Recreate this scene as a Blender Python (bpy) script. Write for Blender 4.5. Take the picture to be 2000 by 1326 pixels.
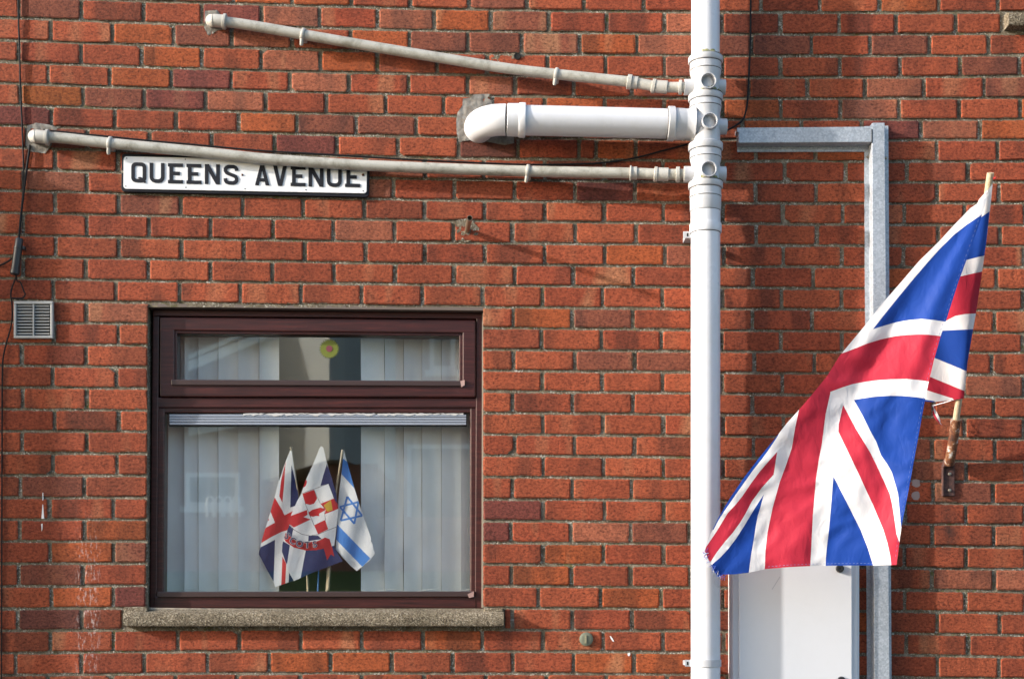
import bpy, bmesh, math, random
from mathutils import Vector, Matrix, noise
from mathutils.geometry import delaunay_2d_cdt
random.seed(7)
for o in list(bpy.data.objects):
    bpy.data.objects.remove(o)
SC = bpy.context.scene
COL = SC.collection

# ------------------------------------------------------------------ camera
S, D = 0.0019, 5.5            # metres per photo pixel on the wall, camera distance
XC, YC, ZE = 950.0, 1200.0, 1.6   # foot of the view perpendicular on the wall, eye height
cam = bpy.data.cameras.new('camera')
camo = bpy.data.objects.new('camera', cam); COL.objects.link(camo)
camo.location = (0, -D, ZE); camo.rotation_euler = (math.radians(90), 0, 0)
cam.sensor_width = 36; cam.lens = 36*D/(2000*S)
cam.shift_x = (1000-XC)/2000; cam.shift_y = (YC-663)/2000
cam.clip_end = 2000; cam.clip_start = 0.05
SC.camera = camo

# ------------------------------------------------------------------ sky, sun, exposure
KX, KZ = 3.8, 1.33            # shadow run right / down for each metre off the wall
w = bpy.data.worlds.new('World'); SC.world = w; w.use_nodes = True
nt = w.node_tree; bg = nt.nodes['Background']
sky = nt.nodes.new('ShaderNodeTexSky'); sky.sky_type = 'NISHITA'; sky.sun_disc = False
sky.sun_elevation = math.atan2(KZ, math.hypot(KX, 1))
sky.sun_rotation = math.atan2(-KX, -1)
sky.dust_density = 2.0
nt.links.new(sky.outputs[0], bg.inputs[0]); bg.inputs[1].default_value = 0.15
sl = bpy.data.lights.new('sun', 'SUN'); sl.energy = 2.6; sl.angle = math.radians(1.0); sl.color = (1.0, 0.95, 0.88)
slo = bpy.data.objects.new('sun', sl); COL.objects.link(slo)
slo.rotation_euler = Vector((KX, 1, -KZ)).to_track_quat('-Z', 'Y').to_euler()
slo.location = (-8, -6, 8)
SC.view_settings.view_transform = 'Standard'; SC.view_settings.look = 'None'
SC.view_settings.exposure = 1.5; SC.view_settings.gamma = 1

# ------------------------------------------------------------------ helpers
def fs(d): return S*(D-d)/D
def P(px, py, d=0.0):
    f = fs(d); return Vector(((px-XC)*f, -d, ZE+(YC-py)*f))
def tag(o, label, cat, group=None):
    o['label'] = label; o['category'] = cat
    if group: o['group'] = group
    return o
def link(o, parent=None):
    COL.objects.link(o)
    if parent is not None:
        o.parent = parent
        o.matrix_parent_inverse = parent.matrix_basis.inverted()
    return o
def thing(name, loc, label, cat, group=None):
    o = bpy.data.objects.new(name, None); o.empty_display_size = 0.1
    o.location = loc; link(o); return tag(o, label, cat, group)
def mesh(name, V, F, mat, parent=None, smooth=None, bevel=0, mi=None):
    me = bpy.data.meshes.new(name); me.from_pydata([tuple(v) for v in V], [], F)
    mats = mat if isinstance(mat, (list, tuple)) else [mat]
    for m in mats: me.materials.append(m)
    if mi is not None: me.polygons.foreach_set('material_index', mi)
    me.validate(); me.update()
    bm = bmesh.new(); bm.from_mesh(me)
    if mi is None: bmesh.ops.recalc_face_normals(bm, faces=bm.faces)
    bm.to_mesh(me); bm.free()
    if smooth is not None:
        me.shade_smooth(); me.set_sharp_from_angle(angle=math.radians(smooth))
    o = bpy.data.objects.new(name, me); link(o, parent)
    if bevel:
        b = o.modifiers.new('bevel', 'BEVEL'); b.width = bevel; b.segments = 2; b.limit_method = 'ANGLE'
        b.angle_limit = math.radians(40)
    return o
def box(name, a, b, mat, parent=None, bevel=0):
    x0, y0, z0 = a; x1, y1, z1 = b
    V = [(x0,y0,z0),(x1,y0,z0),(x1,y1,z0),(x0,y1,z0),(x0,y0,z1),(x1,y0,z1),(x1,y1,z1),(x0,y1,z1)]
    F = [(0,3,2,1),(4,5,6,7),(0,1,5,4),(1,2,6,5),(2,3,7,6),(3,0,4,7)]
    return mesh(name, V, F, mat, parent, None, bevel)
def prism(name, quad, d0, d1, mat, parent=None, bevel=0, smooth=None):
    """photo-pixel outline at front depth d1, extruded straight back to depth d0"""
    n = len(quad)
    fr = [P(x, y, d1) for x, y in quad]
    bk = [Vector((v.x, -d0, v.z)) for v in fr]
    F = [tuple(range(n)), tuple(range(2*n-1, n-1, -1))] + [(i, (i+1)%n, (i+1)%n+n, i+n) for i in range(n)]
    return mesh(name, fr+bk, F, mat, parent, smooth, bevel)
def R4(x0, y0, x1, y1): return [(x0,y0),(x1,y0),(x1,y1),(x0,y1)]
def frames(pts):
    T = []
    for i in range(len(pts)):
        a = pts[max(i-1,0)]; b = pts[min(i+1,len(pts)-1)]; T.append((b-a).normalized())
    u = T[0].orthogonal().normalized(); out = []
    for t in T:
        u = (u - t*u.dot(t)).normalized(); out.append((u, t.cross(u).normalized()))
    return out
def tube(name, pts, r, mat, parent=None, seg=16, caps=True, smooth=40, hollow=None):
    fr = frames(pts); V = []; F = []
    rr = r if isinstance(r, (list, tuple)) else [r]*len(pts)
    for p, (u, v), q in zip(pts, fr, rr):
        for k in range(seg):
            a = 2*math.pi*k/seg; V.append(p + (u*math.cos(a)+v*math.sin(a))*q)
    n = len(pts)
    for i in range(n-1):
        for k in range(seg):
            F.append((i*seg+k, i*seg+(k+1)%seg, (i+1)*seg+(k+1)%seg, (i+1)*seg+k))
    if caps:
        F.append(tuple(range(seg))[::-1]); F.append(tuple((n-1)*seg+k for k in range(seg)))
    return mesh(name, V, F, mat, parent, smooth)
def revolve(name, prof, org, axis, mat, parent=None, seg=40, smooth=35):
    """prof: list of (distance along axis, radius); closed if radius 0 at an end"""
    axis = axis.normalized(); u = axis.orthogonal().normalized(); v = axis.cross(u)
    V = []; F = []
    for t, r in prof:
        for k in range(seg):
            a = 2*math.pi*k/seg; V.append(org + axis*t + (u*math.cos(a)+v*math.sin(a))*max(r, 1e-5))
    for i in range(len(prof)-1):
        for k in range(seg):
            F.append((i*seg+k, i*seg+(k+1)%seg, (i+1)*seg+(k+1)%seg, (i+1)*seg+k))
    return mesh(name, V, F, mat, parent, smooth)
def cr(pts, n=6):
    """Catmull-Rom through Vectors"""
    out = []
    for i in range(len(pts)-1):
        p0 = pts[max(i-1,0)]; p1 = pts[i]; p2 = pts[i+1]; p3 = pts[min(i+2,len(pts)-1)]
        for k in range(n):
            t = k/n
            out.append(0.5*((2*p1)+(p2-p0)*t+(2*p0-5*p1+4*p2-p3)*t*t+(3*p1-p0-3*p2+p3)*t**3))
    out.append(pts[-1]); return out
def lerp(a, b, t): return a+(b-a)*t
def interp(xs, ys, x):
    if x <= xs[0]: return ys[0]
    for i in range(len(xs)-1):
        if x <= xs[i+1]: return lerp(ys[i], ys[i+1], (x-xs[i])/(xs[i+1]-xs[i]))
    return ys[-1]
def inside(x, y, poly):
    c = False; j = len(poly)-1
    for i in range(len(poly)):
        xi, yi = poly[i]; xj, yj = poly[j]
        if (yi > y) != (yj > y) and x < (xj-xi)*(y-yi)/(yj-yi)+xi: c = not c
        j = i
    return c
def cloth(name, outline, polys, mats, depth, parent, step=8, smooth=True):
    """printed cloth: constrained triangulation so every printed edge is crisp; polys = (outline, material index)"""
    pts = []; edges = []
    def addpoly(pl):
        b = len(pts); m = []
        for i in range(len(pl)):
            (ax, ay), (bx, by) = pl[i], pl[(i+1) % len(pl)]
            k = max(1, int(math.hypot(bx-ax, by-ay)/step))
            for q in range(k): m.append(Vector((lerp(ax,bx,q/k), lerp(ay,by,q/k))))
        pts.extend(m)
        for i in range(len(m)): edges.append((b+i, b+(i+1) % len(m)))
    addpoly(outline)
    for pl, _ in polys: addpoly(pl)
    xs = [p[0] for p in outline]; ys = [p[1] for p in outline]
    y = min(ys); r = 0
    while y < max(ys):
        x = min(xs) + (step/2 if r % 2 else 0)
        while x < max(xs):
            if inside(x, y, outline): pts.append(Vector((x, y)))
            x += step
        y += step*0.87; r += 1
    V2, _, F2, _, _, _ = delaunay_2d_cdt(pts, edges, [], 0, 0.05)
    F = []; MI = []
    for f in F2:
        cx = sum(V2[i].x for i in f)/len(f); cy = sum(V2[i].y for i in f)/len(f)
        if not inside(cx, cy, outline): continue
        m = 0
        for pl, k in polys:
            if inside(cx, cy, pl): m = k
        a, b, c = V2[f[0]], V2[f[1]], V2[f[2]]
        if (b-a).cross(c-a) < 0: f = list(f)[::-1]
        F.append(tuple(f)[::-1]); MI.append(m)
    V = [P(v.x, v.y, depth(v.x, v.y)) for v in V2]
    o = mesh(name, V, F, mats, parent, None, 0, MI)
    if smooth: o.data.shade_smooth()
    return o
def solid2d(name, outlines, d, thick, mat, parent, tilt=0):
    """filled photo-pixel outlines (holes allowed) with thickness, front face at depth d"""
    c = bpy.data.curves.new(name, 'CURVE'); c.dimensions = '2D'; c.fill_mode = 'BOTH'; c.extrude = thick/2
    f = fs(d)
    for ol in outlines:
        sp = c.splines.new('POLY'); sp.points.add(len(ol)-1); sp.use_cyclic_u = True
        for p, (x, y) in zip(sp.points, ol): p.co = ((x-XC)*f, (YC-y)*f, 0, 1)
    o = bpy.data.objects.new('tmp', c); COL.objects.link(o)
    dg = bpy.context.evaluated_depsgraph_get()
    me = bpy.data.meshes.new_from_object(o.evaluated_get(dg))
    bpy.data.objects.remove(o); bpy.data.curves.remove(c)
    me.name = name
    me.transform(Matrix.Translation((0, -d+thick/2, ZE)) @ Matrix.Rotation(math.radians(90), 4, 'X'))
    me.materials.clear(); me.materials.append(mat)
    return link(bpy.data.objects.new(name, me), parent)
def thick_path(pts, t):
    L = []; Rr = []
    n = len(pts)
    for i, (x, y) in enumerate(pts):
        ax, ay = pts[max(i-1,0)]; bx, by = pts[min(i+1,n-1)]
        if 0 < i < n-1:
            d1 = Vector((x-ax, y-ay)).normalized(); d2 = Vector((bx-x, by-y)).normalized()
            tt = (d1+d2).normalized(); nrm = Vector((-tt.y, tt.x)); k = t/2/max(0.5, nrm.dot(Vector((-d1.y, d1.x))))
        else:
            tt = Vector((bx-ax, by-ay)).normalized(); nrm = Vector((-tt.y, tt.x)); k = t/2
        L.append((x+nrm.x*k, y+nrm.y*k)); Rr.append((x-nrm.x*k, y-nrm.y*k))
    return L + Rr[::-1]
def rrect(x0, y0, x1, y1, r, n=6):
    o = []
    for cx, cy, a0 in ((x1-r,y0+r,-90),(x1-r,y1-r,0),(x0+r,y1-r,90),(x0+r,y0+r,180)):
        for k in range(n+1):
            a = math.radians(a0+90*k/n); o.append((cx+r*math.cos(a), cy+r*math.sin(a)))
    return o

# ------------------------------------------------------------------ materials
def M(name, col, rough=0.6, metal=0.0, spec=0.5):
    m = bpy.data.materials.new(name); m.use_nodes = True
    b = m.node_tree.nodes['Principled BSDF']
    b.inputs['Base Color'].default_value = (*col, 1); b.inputs['Roughness'].default_value = rough
    b.inputs['Metallic'].default_value = metal; b.inputs['Specular IOR Level'].default_value = spec
    return m
class N:
    """tiny node-graph writer"""
    def __init__(s, m): s.m = m; s.t = m.node_tree; s.b = s.t.nodes['Principled BSDF']
    def new(s, ty, **k):
        n = s.t.nodes.new(ty)
        for a, v in k.items(): setattr(n, a, v)
        return n
    def L(s, a, b): s.t.links.new(a, b)
    def pos(s): return s.new('ShaderNodeNewGeometry').outputs['Position']
    def map(s, src, sc):
        n = s.new('ShaderNodeMapping'); n.inputs['Scale'].default_value = sc; s.L(src, n.inputs[0]); return n.outputs[0]
    def noise(s, src, scale, detail=3, rough=0.6, dist=0.0):
        n = s.new('ShaderNodeTexNoise'); n.inputs['Scale'].default_value = scale; n.inputs['Detail'].default_value = detail
        n.inputs['Roughness'].default_value = rough; n.inputs['Distortion'].default_value = dist
        s.L(src, n.inputs['Vector']); return n.outputs['Fac']
    def vor(s, src, scale, feat='F1', out='Distance'):
        n = s.new('ShaderNodeTexVoronoi'); n.feature = feat; n.inputs['Scale'].default_value = scale; s.L(src, n.inputs['Vector'])
        return n.outputs[out]
    def ramp(s, src, stops):
        n = s.new('ShaderNodeValToRGB'); e = n.color_ramp.elements
        while len(e) < len(stops): e.new(0.5)
        for q, (p, c) in zip(e, stops): q.position = p; q.color = (c, c, c, 1) if not isinstance(c, tuple) else (*c, 1)
        s.L(src, n.inputs[0]); return n.outputs[0]
    def mix(s, fac, a, b, mode='MIX'):
        n = s.new('ShaderNodeMix', data_type='RGBA', blend_type=mode)
        if isinstance(fac, (int, float)): n.inputs[0].default_value = fac
        else: s.L(fac, n.inputs[0])
        for i, v in ((6, a), (7, b)):
            if isinstance(v, tuple): n.inputs[i].default_value = (*v, 1)
            else: s.L(v, n.inputs[i])
        return n.outputs[2]
    def math(s, op, a, b=None):
        n = s.new('ShaderNodeMath', operation=op)
        for i, v in enumerate((a, b)):
            if v is None: continue
            if isinstance(v, (int, float)): n.inputs[i].default_value = v
            else: s.L(v, n.inputs[i])
        return n.outputs[0]
    def col(s, c): s.L(c, s.b.inputs['Base Color'])
    def rough(s, c): s.L(c, s.b.inputs['Roughness'])
    def bump(s, h, strength, dist=0.002):
        n = s.new('ShaderNodeBump'); n.inputs['Strength'].default_value = strength; n.inputs['Distance'].default_value = dist
        s.L(h, n.inputs['Height'])
        prev = s.b.inputs['Normal'].links
        if prev: s.L(prev[0].from_socket, n.inputs['Normal'])
        s.L(n.outputs[0], s.b.inputs['Normal'])

def brick_mat():
    m = M('fired_brick', (0.4, 0.11, 0.05), 0.85, 0, 0.25); g = N(m); p = g.pos()
    at = g.new('ShaderNodeAttribute', attribute_name='tint'); ts = g.new('ShaderNodeAttribute', attribute_name='seed')
    xyz = g.new('ShaderNodeSeparateXYZ'); g.L(p, xyz.inputs[0])
    sd = g.new('ShaderNodeSeparateColor'); g.L(ts.outputs['Color'], sd.inputs[0])
    cb = g.new('ShaderNodeCombineXYZ')
    g.L(g.math('ADD', g.math('MULTIPLY', xyz.outputs[0], 9.0), g.math('MULTIPLY', sd.outputs[0], 61.0)), cb.inputs[0])
    g.L(g.math('MULTIPLY', xyz.outputs[2], 2.0), cb.inputs[1]); g.L(g.math('MULTIPLY', sd.outputs[1], 37.0), cb.inputs[2])
    kiss = g.noise(cb.outputs[0], 1.0, 1.5, 0.4)
    c = at.outputs['Color']
    # burnt kiss-marks and sandy patches, brick by brick
    dark = g.math('MULTIPLY', g.ramp(kiss, [(0.49, 0.0), (0.60, 1.0)]), sd.outputs[2])
    c = g.mix(g.math('MULTIPLY', dark, 0.95), c, g.mix(1.0, c, (0.52, 0.60, 0.72), 'MULTIPLY'))
    sand = g.math('MULTIPLY', g.ramp(kiss, [(0.30, 1.0), (0.40, 0.0)]), g.math('MULTIPLY', sd.outputs[1], 0.55))
    c = g.mix(sand, c, (0.40, 0.21, 0.11))
    # broad mottling and fine grain
    mott = g.noise(p, 22, 4, 0.65)
    c = g.mix(0.9, c, g.ramp(mott, [(0.25, (0.70, 0.70, 0.72)), (0.5, (1, 1, 1)), (0.75, (1.22, 1.24, 1.22))]), 'MULTIPLY')
    pd = g.map(p, (0.65, 1.0, 1.0))
    gr = g.noise(pd, 125, 5, 0.82, 0.15)
    c = g.mix(0.95, c, g.ramp(gr, [(0.36, (0.30, 0.27, 0.28)), (0.47, (0.86, 0.86, 0.86)), (0.62, (1.34, 1.36, 1.34))]), 'MULTIPLY')
    big = g.noise(g.map(p, (1.0, 1.0, 0.55)), 1.7, 4, 0.6)
    c = g.mix(1.0, c, g.ramp(big, [(0.30, (0.76, 0.75, 0.76)), (0.5, (0.98, 0.98, 0.98)), (0.70, (1.12, 1.12, 1.10))]), 'MULTIPLY')
    # pits
    pit = g.ramp(g.noise(p, 90, 5, 0.85, 0.3), [(0.36, 1.0), (0.41, 0.0)])
    c = g.mix(g.math('MULTIPLY', pit, 0.75), c, (0.06, 0.022, 0.014))
    # pale lime bloom specks and smears
    fl = g.ramp(g.noise(p, 210, 2, 0.8), [(0.71, 0.0), (0.76, 1.0)])
    fl = g.math('MULTIPLY', fl, g.ramp(g.noise(p, 7, 3, 0.6), [(0.48, 0.0), (0.72, 1.0)]))
    c = g.mix(g.math('MULTIPLY', fl, 0.5), c, (0.55, 0.44, 0.36))
    # chalk scribble low on the left
    ch = g.math('MULTIPLY', g.ramp(xyz.outputs[0], [(0.0, 0.0), (1.0, 1.0)]), 0.0)
    def band(v, a, b, soft):
        n1 = g.new('ShaderNodeMapRange'); g.L(v, n1.inputs[0]); n1.inputs[1].default_value = a-soft; n1.inputs[2].default_value = a+soft
        n2 = g.new('ShaderNodeMapRange'); g.L(v, n2.inputs[0]); n2.inputs[1].default_value = b+soft; n2.inputs[2].default_value = b-soft
        return g.math('MULTIPLY', n1.outputs[0], n2.outputs[0])
    x0 = P(150, 0).x; x1 = P(192, 0).x; z0 = P(0, 1320).z; z1 = P(0, 1050).z
    mk = g.math('MULTIPLY', band(xyz.outputs[0], x0, x1, 0.012), band(xyz.outputs[2], z0, z1, 0.12))
    vs = g.noise(g.map(p, (1.0, 1.0, 0.25)), 95, 3, 0.8)
    mk = g.math('MULTIPLY', mk, g.ramp(vs, [(0.54, 0.0), (0.60, 1.0)]))
    c = g.mix(g.math('MULTIPLY', mk, 0.4), c, (0.62, 0.56, 0.54))
    # rust wash under the flag bracket
    bx = P(1853, 0).x; bz = P(0, 985).z
    rs = g.math('MULTIPLY', band(xyz.outputs[0], bx-0.028, bx+0.03, 0.03), band(xyz.outputs[2], bz-0.17, bz, 0.05))
    rs = g.math('MULTIPLY', rs, g.ramp(g.noise(p, 18, 3, 0.6), [(0.35, 0.2), (0.6, 1.0)]))
    c = g.mix(g.math('MULTIPLY', rs, 0.85), c, (0.045, 0.025, 0.02))
    # ragged arrises: mortar smears and broken dark edges
    ed = g.new('ShaderNodeAttribute', attribute_name='edge').outputs['Fac']
    rag = g.math('ADD', ed, g.math('MULTIPLY', g.math('SUBTRACT', g.noise(p, 75, 4, 0.75), 0.5), 2.6))
    c = g.mix(g.ramp(rag, [(0.0, 1.0), (0.16, 0.0)]), c, g.ramp(g.noise(p, 60, 3), [(0.40, (0.075, 0.05, 0.035)), (0.58, (0.24, 0.19, 0.14))]))
    g.col(c)
    g.bump(rag, 0.5, 0.003)
    g.bump(gr, 0.9, 0.006)
    g.bump(g.noise(p, 420, 2, 0.7), 0.45, 0.002)
    return m
def mortar_mat():
    m = M('lime_mortar', (0.2, 0.17, 0.13), 0.95, 0, 0.15); g = N(m); p = g.pos()
    c = g.ramp(g.noise(p, 26, 4, 0.7), [(0.3, (0.070, 0.055, 0.038)), (0.52, (0.165, 0.138, 0.100)), (0.75, (0.29, 0.255, 0.20))])
    gr = g.noise(p, 330, 2, 0.7)
    c = g.mix(0.9, c, g.ramp(gr, [(0.3, (0.45, 0.43, 0.40)), (0.5, (1, 1, 1)), (0.72, (1.5, 1.5, 1.5))]), 'MULTIPLY')
    lime = g.math('MULTIPLY', g.ramp(g.noise(p, 130, 3, 0.75), [(0.55, 0.0), (0.61, 1.0)]), g.ramp(g.noise(p, 9, 2), [(0.38, 0.15), (0.6, 1.0)]))
    c = g.mix(g.math('MULTIPLY', lime, 0.85), c, (0.58, 0.56, 0.50))
    moss = g.math('MULTIPLY', g.ramp(g.noise(p, 60, 3, 0.7), [(0.52, 0.0), (0.62, 1.0)]), g.ramp(g.noise(p, 3.2, 2, 0.5), [(0.52, 0.0), (0.66, 1.0)]))
    c = g.mix(g.math('MULTIPLY', moss, 0.8), c, (0.10, 0.11, 0.025))
    g.col(c)
    g.bump(g.noise(p, 170, 4, 0.8), 1.0, 0.006)
    return m
def patch_mat():
    m = M('cement_patch', (0.3, 0.28, 0.25), 0.9, 0, 0.2); g = N(m); p = g.pos()
    c = g.ramp(g.noise(p, 40, 5, 0.7), [(0.3, (0.13, 0.11, 0.09)), (0.5, (0.21, 0.195, 0.175)), (0.75, (0.30, 0.29, 0.275))])
    g.col(c); g.bump(g.noise(p, 120, 4, 0.75), 0.7, 0.004)
    return m
def pvc_mat(name, col, dirt, amount, rough=0.32):
    m = M(name, col, rough, 0, 0.5); g = N(m); p = g.pos()
    f = g.ramp(g.noise(p, 14, 5, 0.75, 0.4), [(0.46, 0.0), (0.75, 1.0)])
    f2 = g.ramp(g.noise(p, 160, 3, 0.8), [(0.62, 0.0), (0.72, 1.0)])
    c = g.mix(g.math('MULTIPLY', f, amount), col, dirt)
    c = g.mix(g.math('MULTIPLY', f2, amount*0.7), c, dirt)
    g.col(c); g.rough(g.ramp(g.noise(p, 9, 3), [(0.3, rough-0.06), (0.7, rough+0.15)]))
    g.bump(g.noise(p, 35, 2), 0.06, 0.002)
    return m
def galv_mat():
    m = M('galvanised_steel', (0.5, 0.53, 0.57), 0.5, 0.35, 0.5); g = N(m); p = g.pos()
    v = g.vor(g.map(p, (1, 1, 1)), 170, out='Color')
    sp = g.new('ShaderNodeSeparateColor'); g.L(v, sp.inputs[0])
    c = g.ramp(sp.outputs[0], [(0.0, (0.32, 0.35, 0.39)), (0.5, (0.39, 0.42, 0.46)), (1.0, (0.48, 0.51, 0.55))])
    c = g.mix(0.35, c, g.ramp(g.noise(p, 12, 3), [(0.3, (0.8, 0.8, 0.8)), (0.7, (1.15, 1.15, 1.15))]), 'MULTIPLY')
    g.col(c); g.rough(g.ramp(sp.outputs[1], [(0, 0.42), (1, 0.62)]))
    return m
def mahog_mat():
    m = M('mahogany_frame', (0.06, 0.02, 0.016), 0.38, 0, 0.5); g = N(m); p = g.pos()
    n1 = g.noise(g.map(p, (2, 40, 40)), 3.0, 4, 0.7, 0.3)
    c = g.ramp(n1, [(0.3, (0.020, 0.006, 0.006)), (0.55, (0.050, 0.012, 0.011)), (0.8, (0.098, 0.021, 0.016))])
    d = g.ramp(g.noise(p, 45, 4, 0.75), [(0.62, 0.0), (0.74, 1.0)])
    c = g.mix(g.math('MULTIPLY', d, 0.25), c, (0.10, 0.07, 0.065))
    g.col(c); g.bump(n1, 0.12, 0.001)
    return m
def concrete_mat():
    m = M('exposed_aggregate', (0.35, 0.31, 0.24), 0.9, 0, 0.25); g = N(m); p = g.pos()
    v = g.vor(p, 260, out='Color'); sp = g.new('ShaderNodeSeparateColor'); g.L(v, sp.inputs[0])
    c = g.ramp(sp.outputs[0], [(0.0, (0.06, 0.047, 0.034)), (0.35, (0.15, 0.122, 0.086)), (0.75, (0.245, 0.205, 0.15)), (1.0, (0.40, 0.355, 0.275))])
    c = g.mix(0.8, c, g.ramp(g.noise(p, 10, 4), [(0.3, (0.62, 0.60, 0.55)), (0.6, (1.05, 1.03, 1.0))]), 'MULTIPLY')
    g.col(c); g.bump(g.vor(p, 260), 0.8, 0.004); g.bump(g.noise(p, 90, 4, 0.8), 0.6, 0.004)
    return m
def rust_mat():
    m = M('rusty_steel', (0.15, 0.06, 0.03), 0.75, 0.2, 0.4); g = N(m); p = g.pos()
    c = g.ramp(g.noise(p, 38, 5, 0.75, 0.5), [(0.30, (0.035, 0.022, 0.018)), (0.47, (0.13, 0.045, 0.022)), (0.55, (0.26, 0.12, 0.05)), (0.60, (0.42, 0.41, 0.40)), (0.8, (0.5, 0.5, 0.5))])
    g.col(c); g.bump(g.noise(p, 130, 4, 0.8), 0.5, 0.002)
    return m
def plate_rust_mat():
    m = M('dark_rust', (0.07, 0.035, 0.03), 0.8, 0.1, 0.3); g = N(m); p = g.pos()
    c = g.ramp(g.noise(p, 60, 5, 0.75), [(0.3, (0.03, 0.02, 0.02)), (0.55, (0.085, 0.045, 0.04)), (0.75, (0.2, 0.09, 0.06))])
    g.col(c); g.bump(g.noise(p, 150, 4, 0.8), 0.5, 0.002); return m
def cloth_mat(name, col, trans=0.22, wr=0.35):
    m = M(name, col, 0.6, 0, 0.25); g = N(m); p = g.pos()
    wv = g.noise(g.map(p, (1.0, 1.0, 0.6)), 26, 4, 0.6, 1.2)
    g.bump(wv, wr, 0.008); g.bump(g.noise(p, 500, 1), 0.15, 0.0006)
    c = g.mix(0.6, col, g.ramp(g.noise(p, 8, 3), [(0.3, (0.88, 0.88, 0.88)), (0.7, (1.08, 1.08, 1.08))]), 'MULTIPLY'); g.col(c)
    g.b.inputs['Sheen Weight'].default_value = 0.05
    t = g.new('ShaderNodeBsdfTranslucent'); t.inputs[0].default_value = (*col, 1)
    mx = g.new('ShaderNodeMixShader'); mx.inputs[0].default_value = trans
    out = [n for n in g.t.nodes if n.type == 'OUTPUT_MATERIAL'][0]
    g.L(g.b.outputs[0], mx.inputs[1]); g.L(t.outputs[0], mx.inputs[2]); g.L(mx.outputs[0], out.inputs[0])
    return m
def glass_mat():
    m = bpy.data.materials.new('window_glass'); m.use_nodes = True; t = m.node_tree; t.nodes.clear()
    o = t.nodes.new('ShaderNodeOutputMaterial'); tr = t.nodes.new('ShaderNodeBsdfTransparent'); gl = t.nodes.new('ShaderNodeBsdfGlossy')
    tr.inputs[0].default_value = (0.985, 0.99, 0.985, 1); gl.inputs['Roughness'].default_value = 0.018
    gl.inputs[0].default_value = (0.95, 1, 0.98, 1)
    fr = t.nodes.new('ShaderNodeLayerWeight'); fr.inputs[0].default_value = 0.2
    mu = t.nodes.new('ShaderNodeMath'); mu.operation = 'MULTIPLY_ADD'; mu.inputs[1].default_value = 0.25; mu.inputs[2].default_value = 0.095
    mx = t.nodes.new('ShaderNodeMixShader')
    t.links.new(fr.outputs['Fresnel'], mu.inputs[0]); t.links.new(mu.outputs[0], mx.inputs[0])
    t.links.new(tr.outputs[0], mx.inputs[1]); t.links.new(gl.outputs[0], mx.inputs[2]); t.links.new(mx.outputs[0], o.inputs[0])
    # faint smears on the pane
    return m
BRICK = brick_mat(); MORTAR = mortar_mat(); PATCH = patch_mat()
PVC = pvc_mat('white_upvc', (0.60, 0.61, 0.65), (0.46, 0.46, 0.42), 0.25)
PVCO = pvc_mat('weathered_waste_pipe', (0.42, 0.41, 0.37), (0.11, 0.10, 0.06), 0.8, 0.42)
FIT = pvc_mat('grey_white_fitting', (0.45, 0.46, 0.49), (0.30, 0.30, 0.26), 0.35)
WFIT = pvc_mat('cream_waste_fitting', (0.44, 0.43, 0.40), (0.20, 0.19, 0.14), 0.5, 0.4); GALV = galv_mat(); MAHOG = mahog_mat(); CONC = concrete_mat(); RUST = rust_mat(); DRUST = plate_rust_mat()
BLACK = M('black_plastic', (0.016, 0.016, 0.018), 0.45); CABLE = M('black_cable', (0.010, 0.010, 0.012), 0.75, 0, 0.2)
GLASS = glass_mat()
BLUE = cloth_mat('flag_blue', (0.006, 0.050, 0.31), .22, .3); RED = cloth_mat('flag_red', (0.46, 0.022, 0.050), .22, .3); WHITE = cloth_mat('flag_white', (0.76, 0.76, 0.79), .22, .26)
MBLUE = cloth_mat('small_flag_navy', (0.010, 0.026, 0.11), 0.15, 0.25); MRED = cloth_mat('small_flag_red', (0.50, 0.022, 0.030), 0.15, 0.25)
MWHITE = cloth_mat('small_flag_white', (0.72, 0.73, 0.76), 0.15, 0.25); MSKY = cloth_mat('small_flag_blue', (0.05, 0.21, 0.60), 0.15, 0.25)
MGOLD = cloth_mat('small_flag_gold', (0.50, 0.33, 0.04), 0.15, 0.25); MLINE = M('print_line', (0.02, 0.02, 0.03), 0.8)
WOOD = M('pale_dowel', (0.52, 0.38, 0.20), 0.55); gw = N(WOOD)
gw.col(gw.ramp(gw.noise(gw.map(gw.pos(), (60, 60, 6)), 4, 3), [(0.3, (0.34, 0.26, 0.16)), (0.7, (0.50, 0.42, 0.29))]))
GREY = M('grey_vent_plastic', (0.33, 0.33, 0.32), 0.5); DARK = M('dark_void', (0.006, 0.006, 0.006), 0.9)
CAB = pvc_mat('white_cabinet', (0.62, 0.63, 0.66), (0.5, 0.5, 0.5), 0.12, 0.35)
SIGNW = pvc_mat('white_enamel', (0.76, 0.77, 0.79), (0.45, 0.38, 0.30), 0.12, 0.3); SIGNB = M('black_paint', (0.010, 0.011, 0.017), 0.6, 0, 0.25)
SCREW = M('screw_steel', (0.32, 0.28, 0.22), 0.4, 0.8)
ALU = M('white_trickle_vent', (0.50, 0.53, 0.60), 0.45); ga = N(ALU)
ga.col(ga.mix(ga.ramp(ga.noise(ga.map(ga.pos(), (12, 12, 120)), 3, 4, 0.8), [(0.60, 0.0), (0.66, 1.0)]), (0.26, 0.29, 0.35), (0.12, 0.13, 0.15)))
FLAKE = M('flaking_white_paint', (0.5, 0.49, 0.48), 0.7)
BLIND = cloth_mat('white_blind_fabric', (0.90, 0.92, 0.93), 0.15, 0.05)
ROOM = M('dim_room_paint', (0.42, 0.37, 0.28), 0.9)
PAINT = M('white_paint_splash', (0.72, 0.72, 0.72), 0.6)
ALGAE = M('green_algae', (0.11, 0.12, 0.035), 0.9); gl_ = N(ALGAE)
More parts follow.
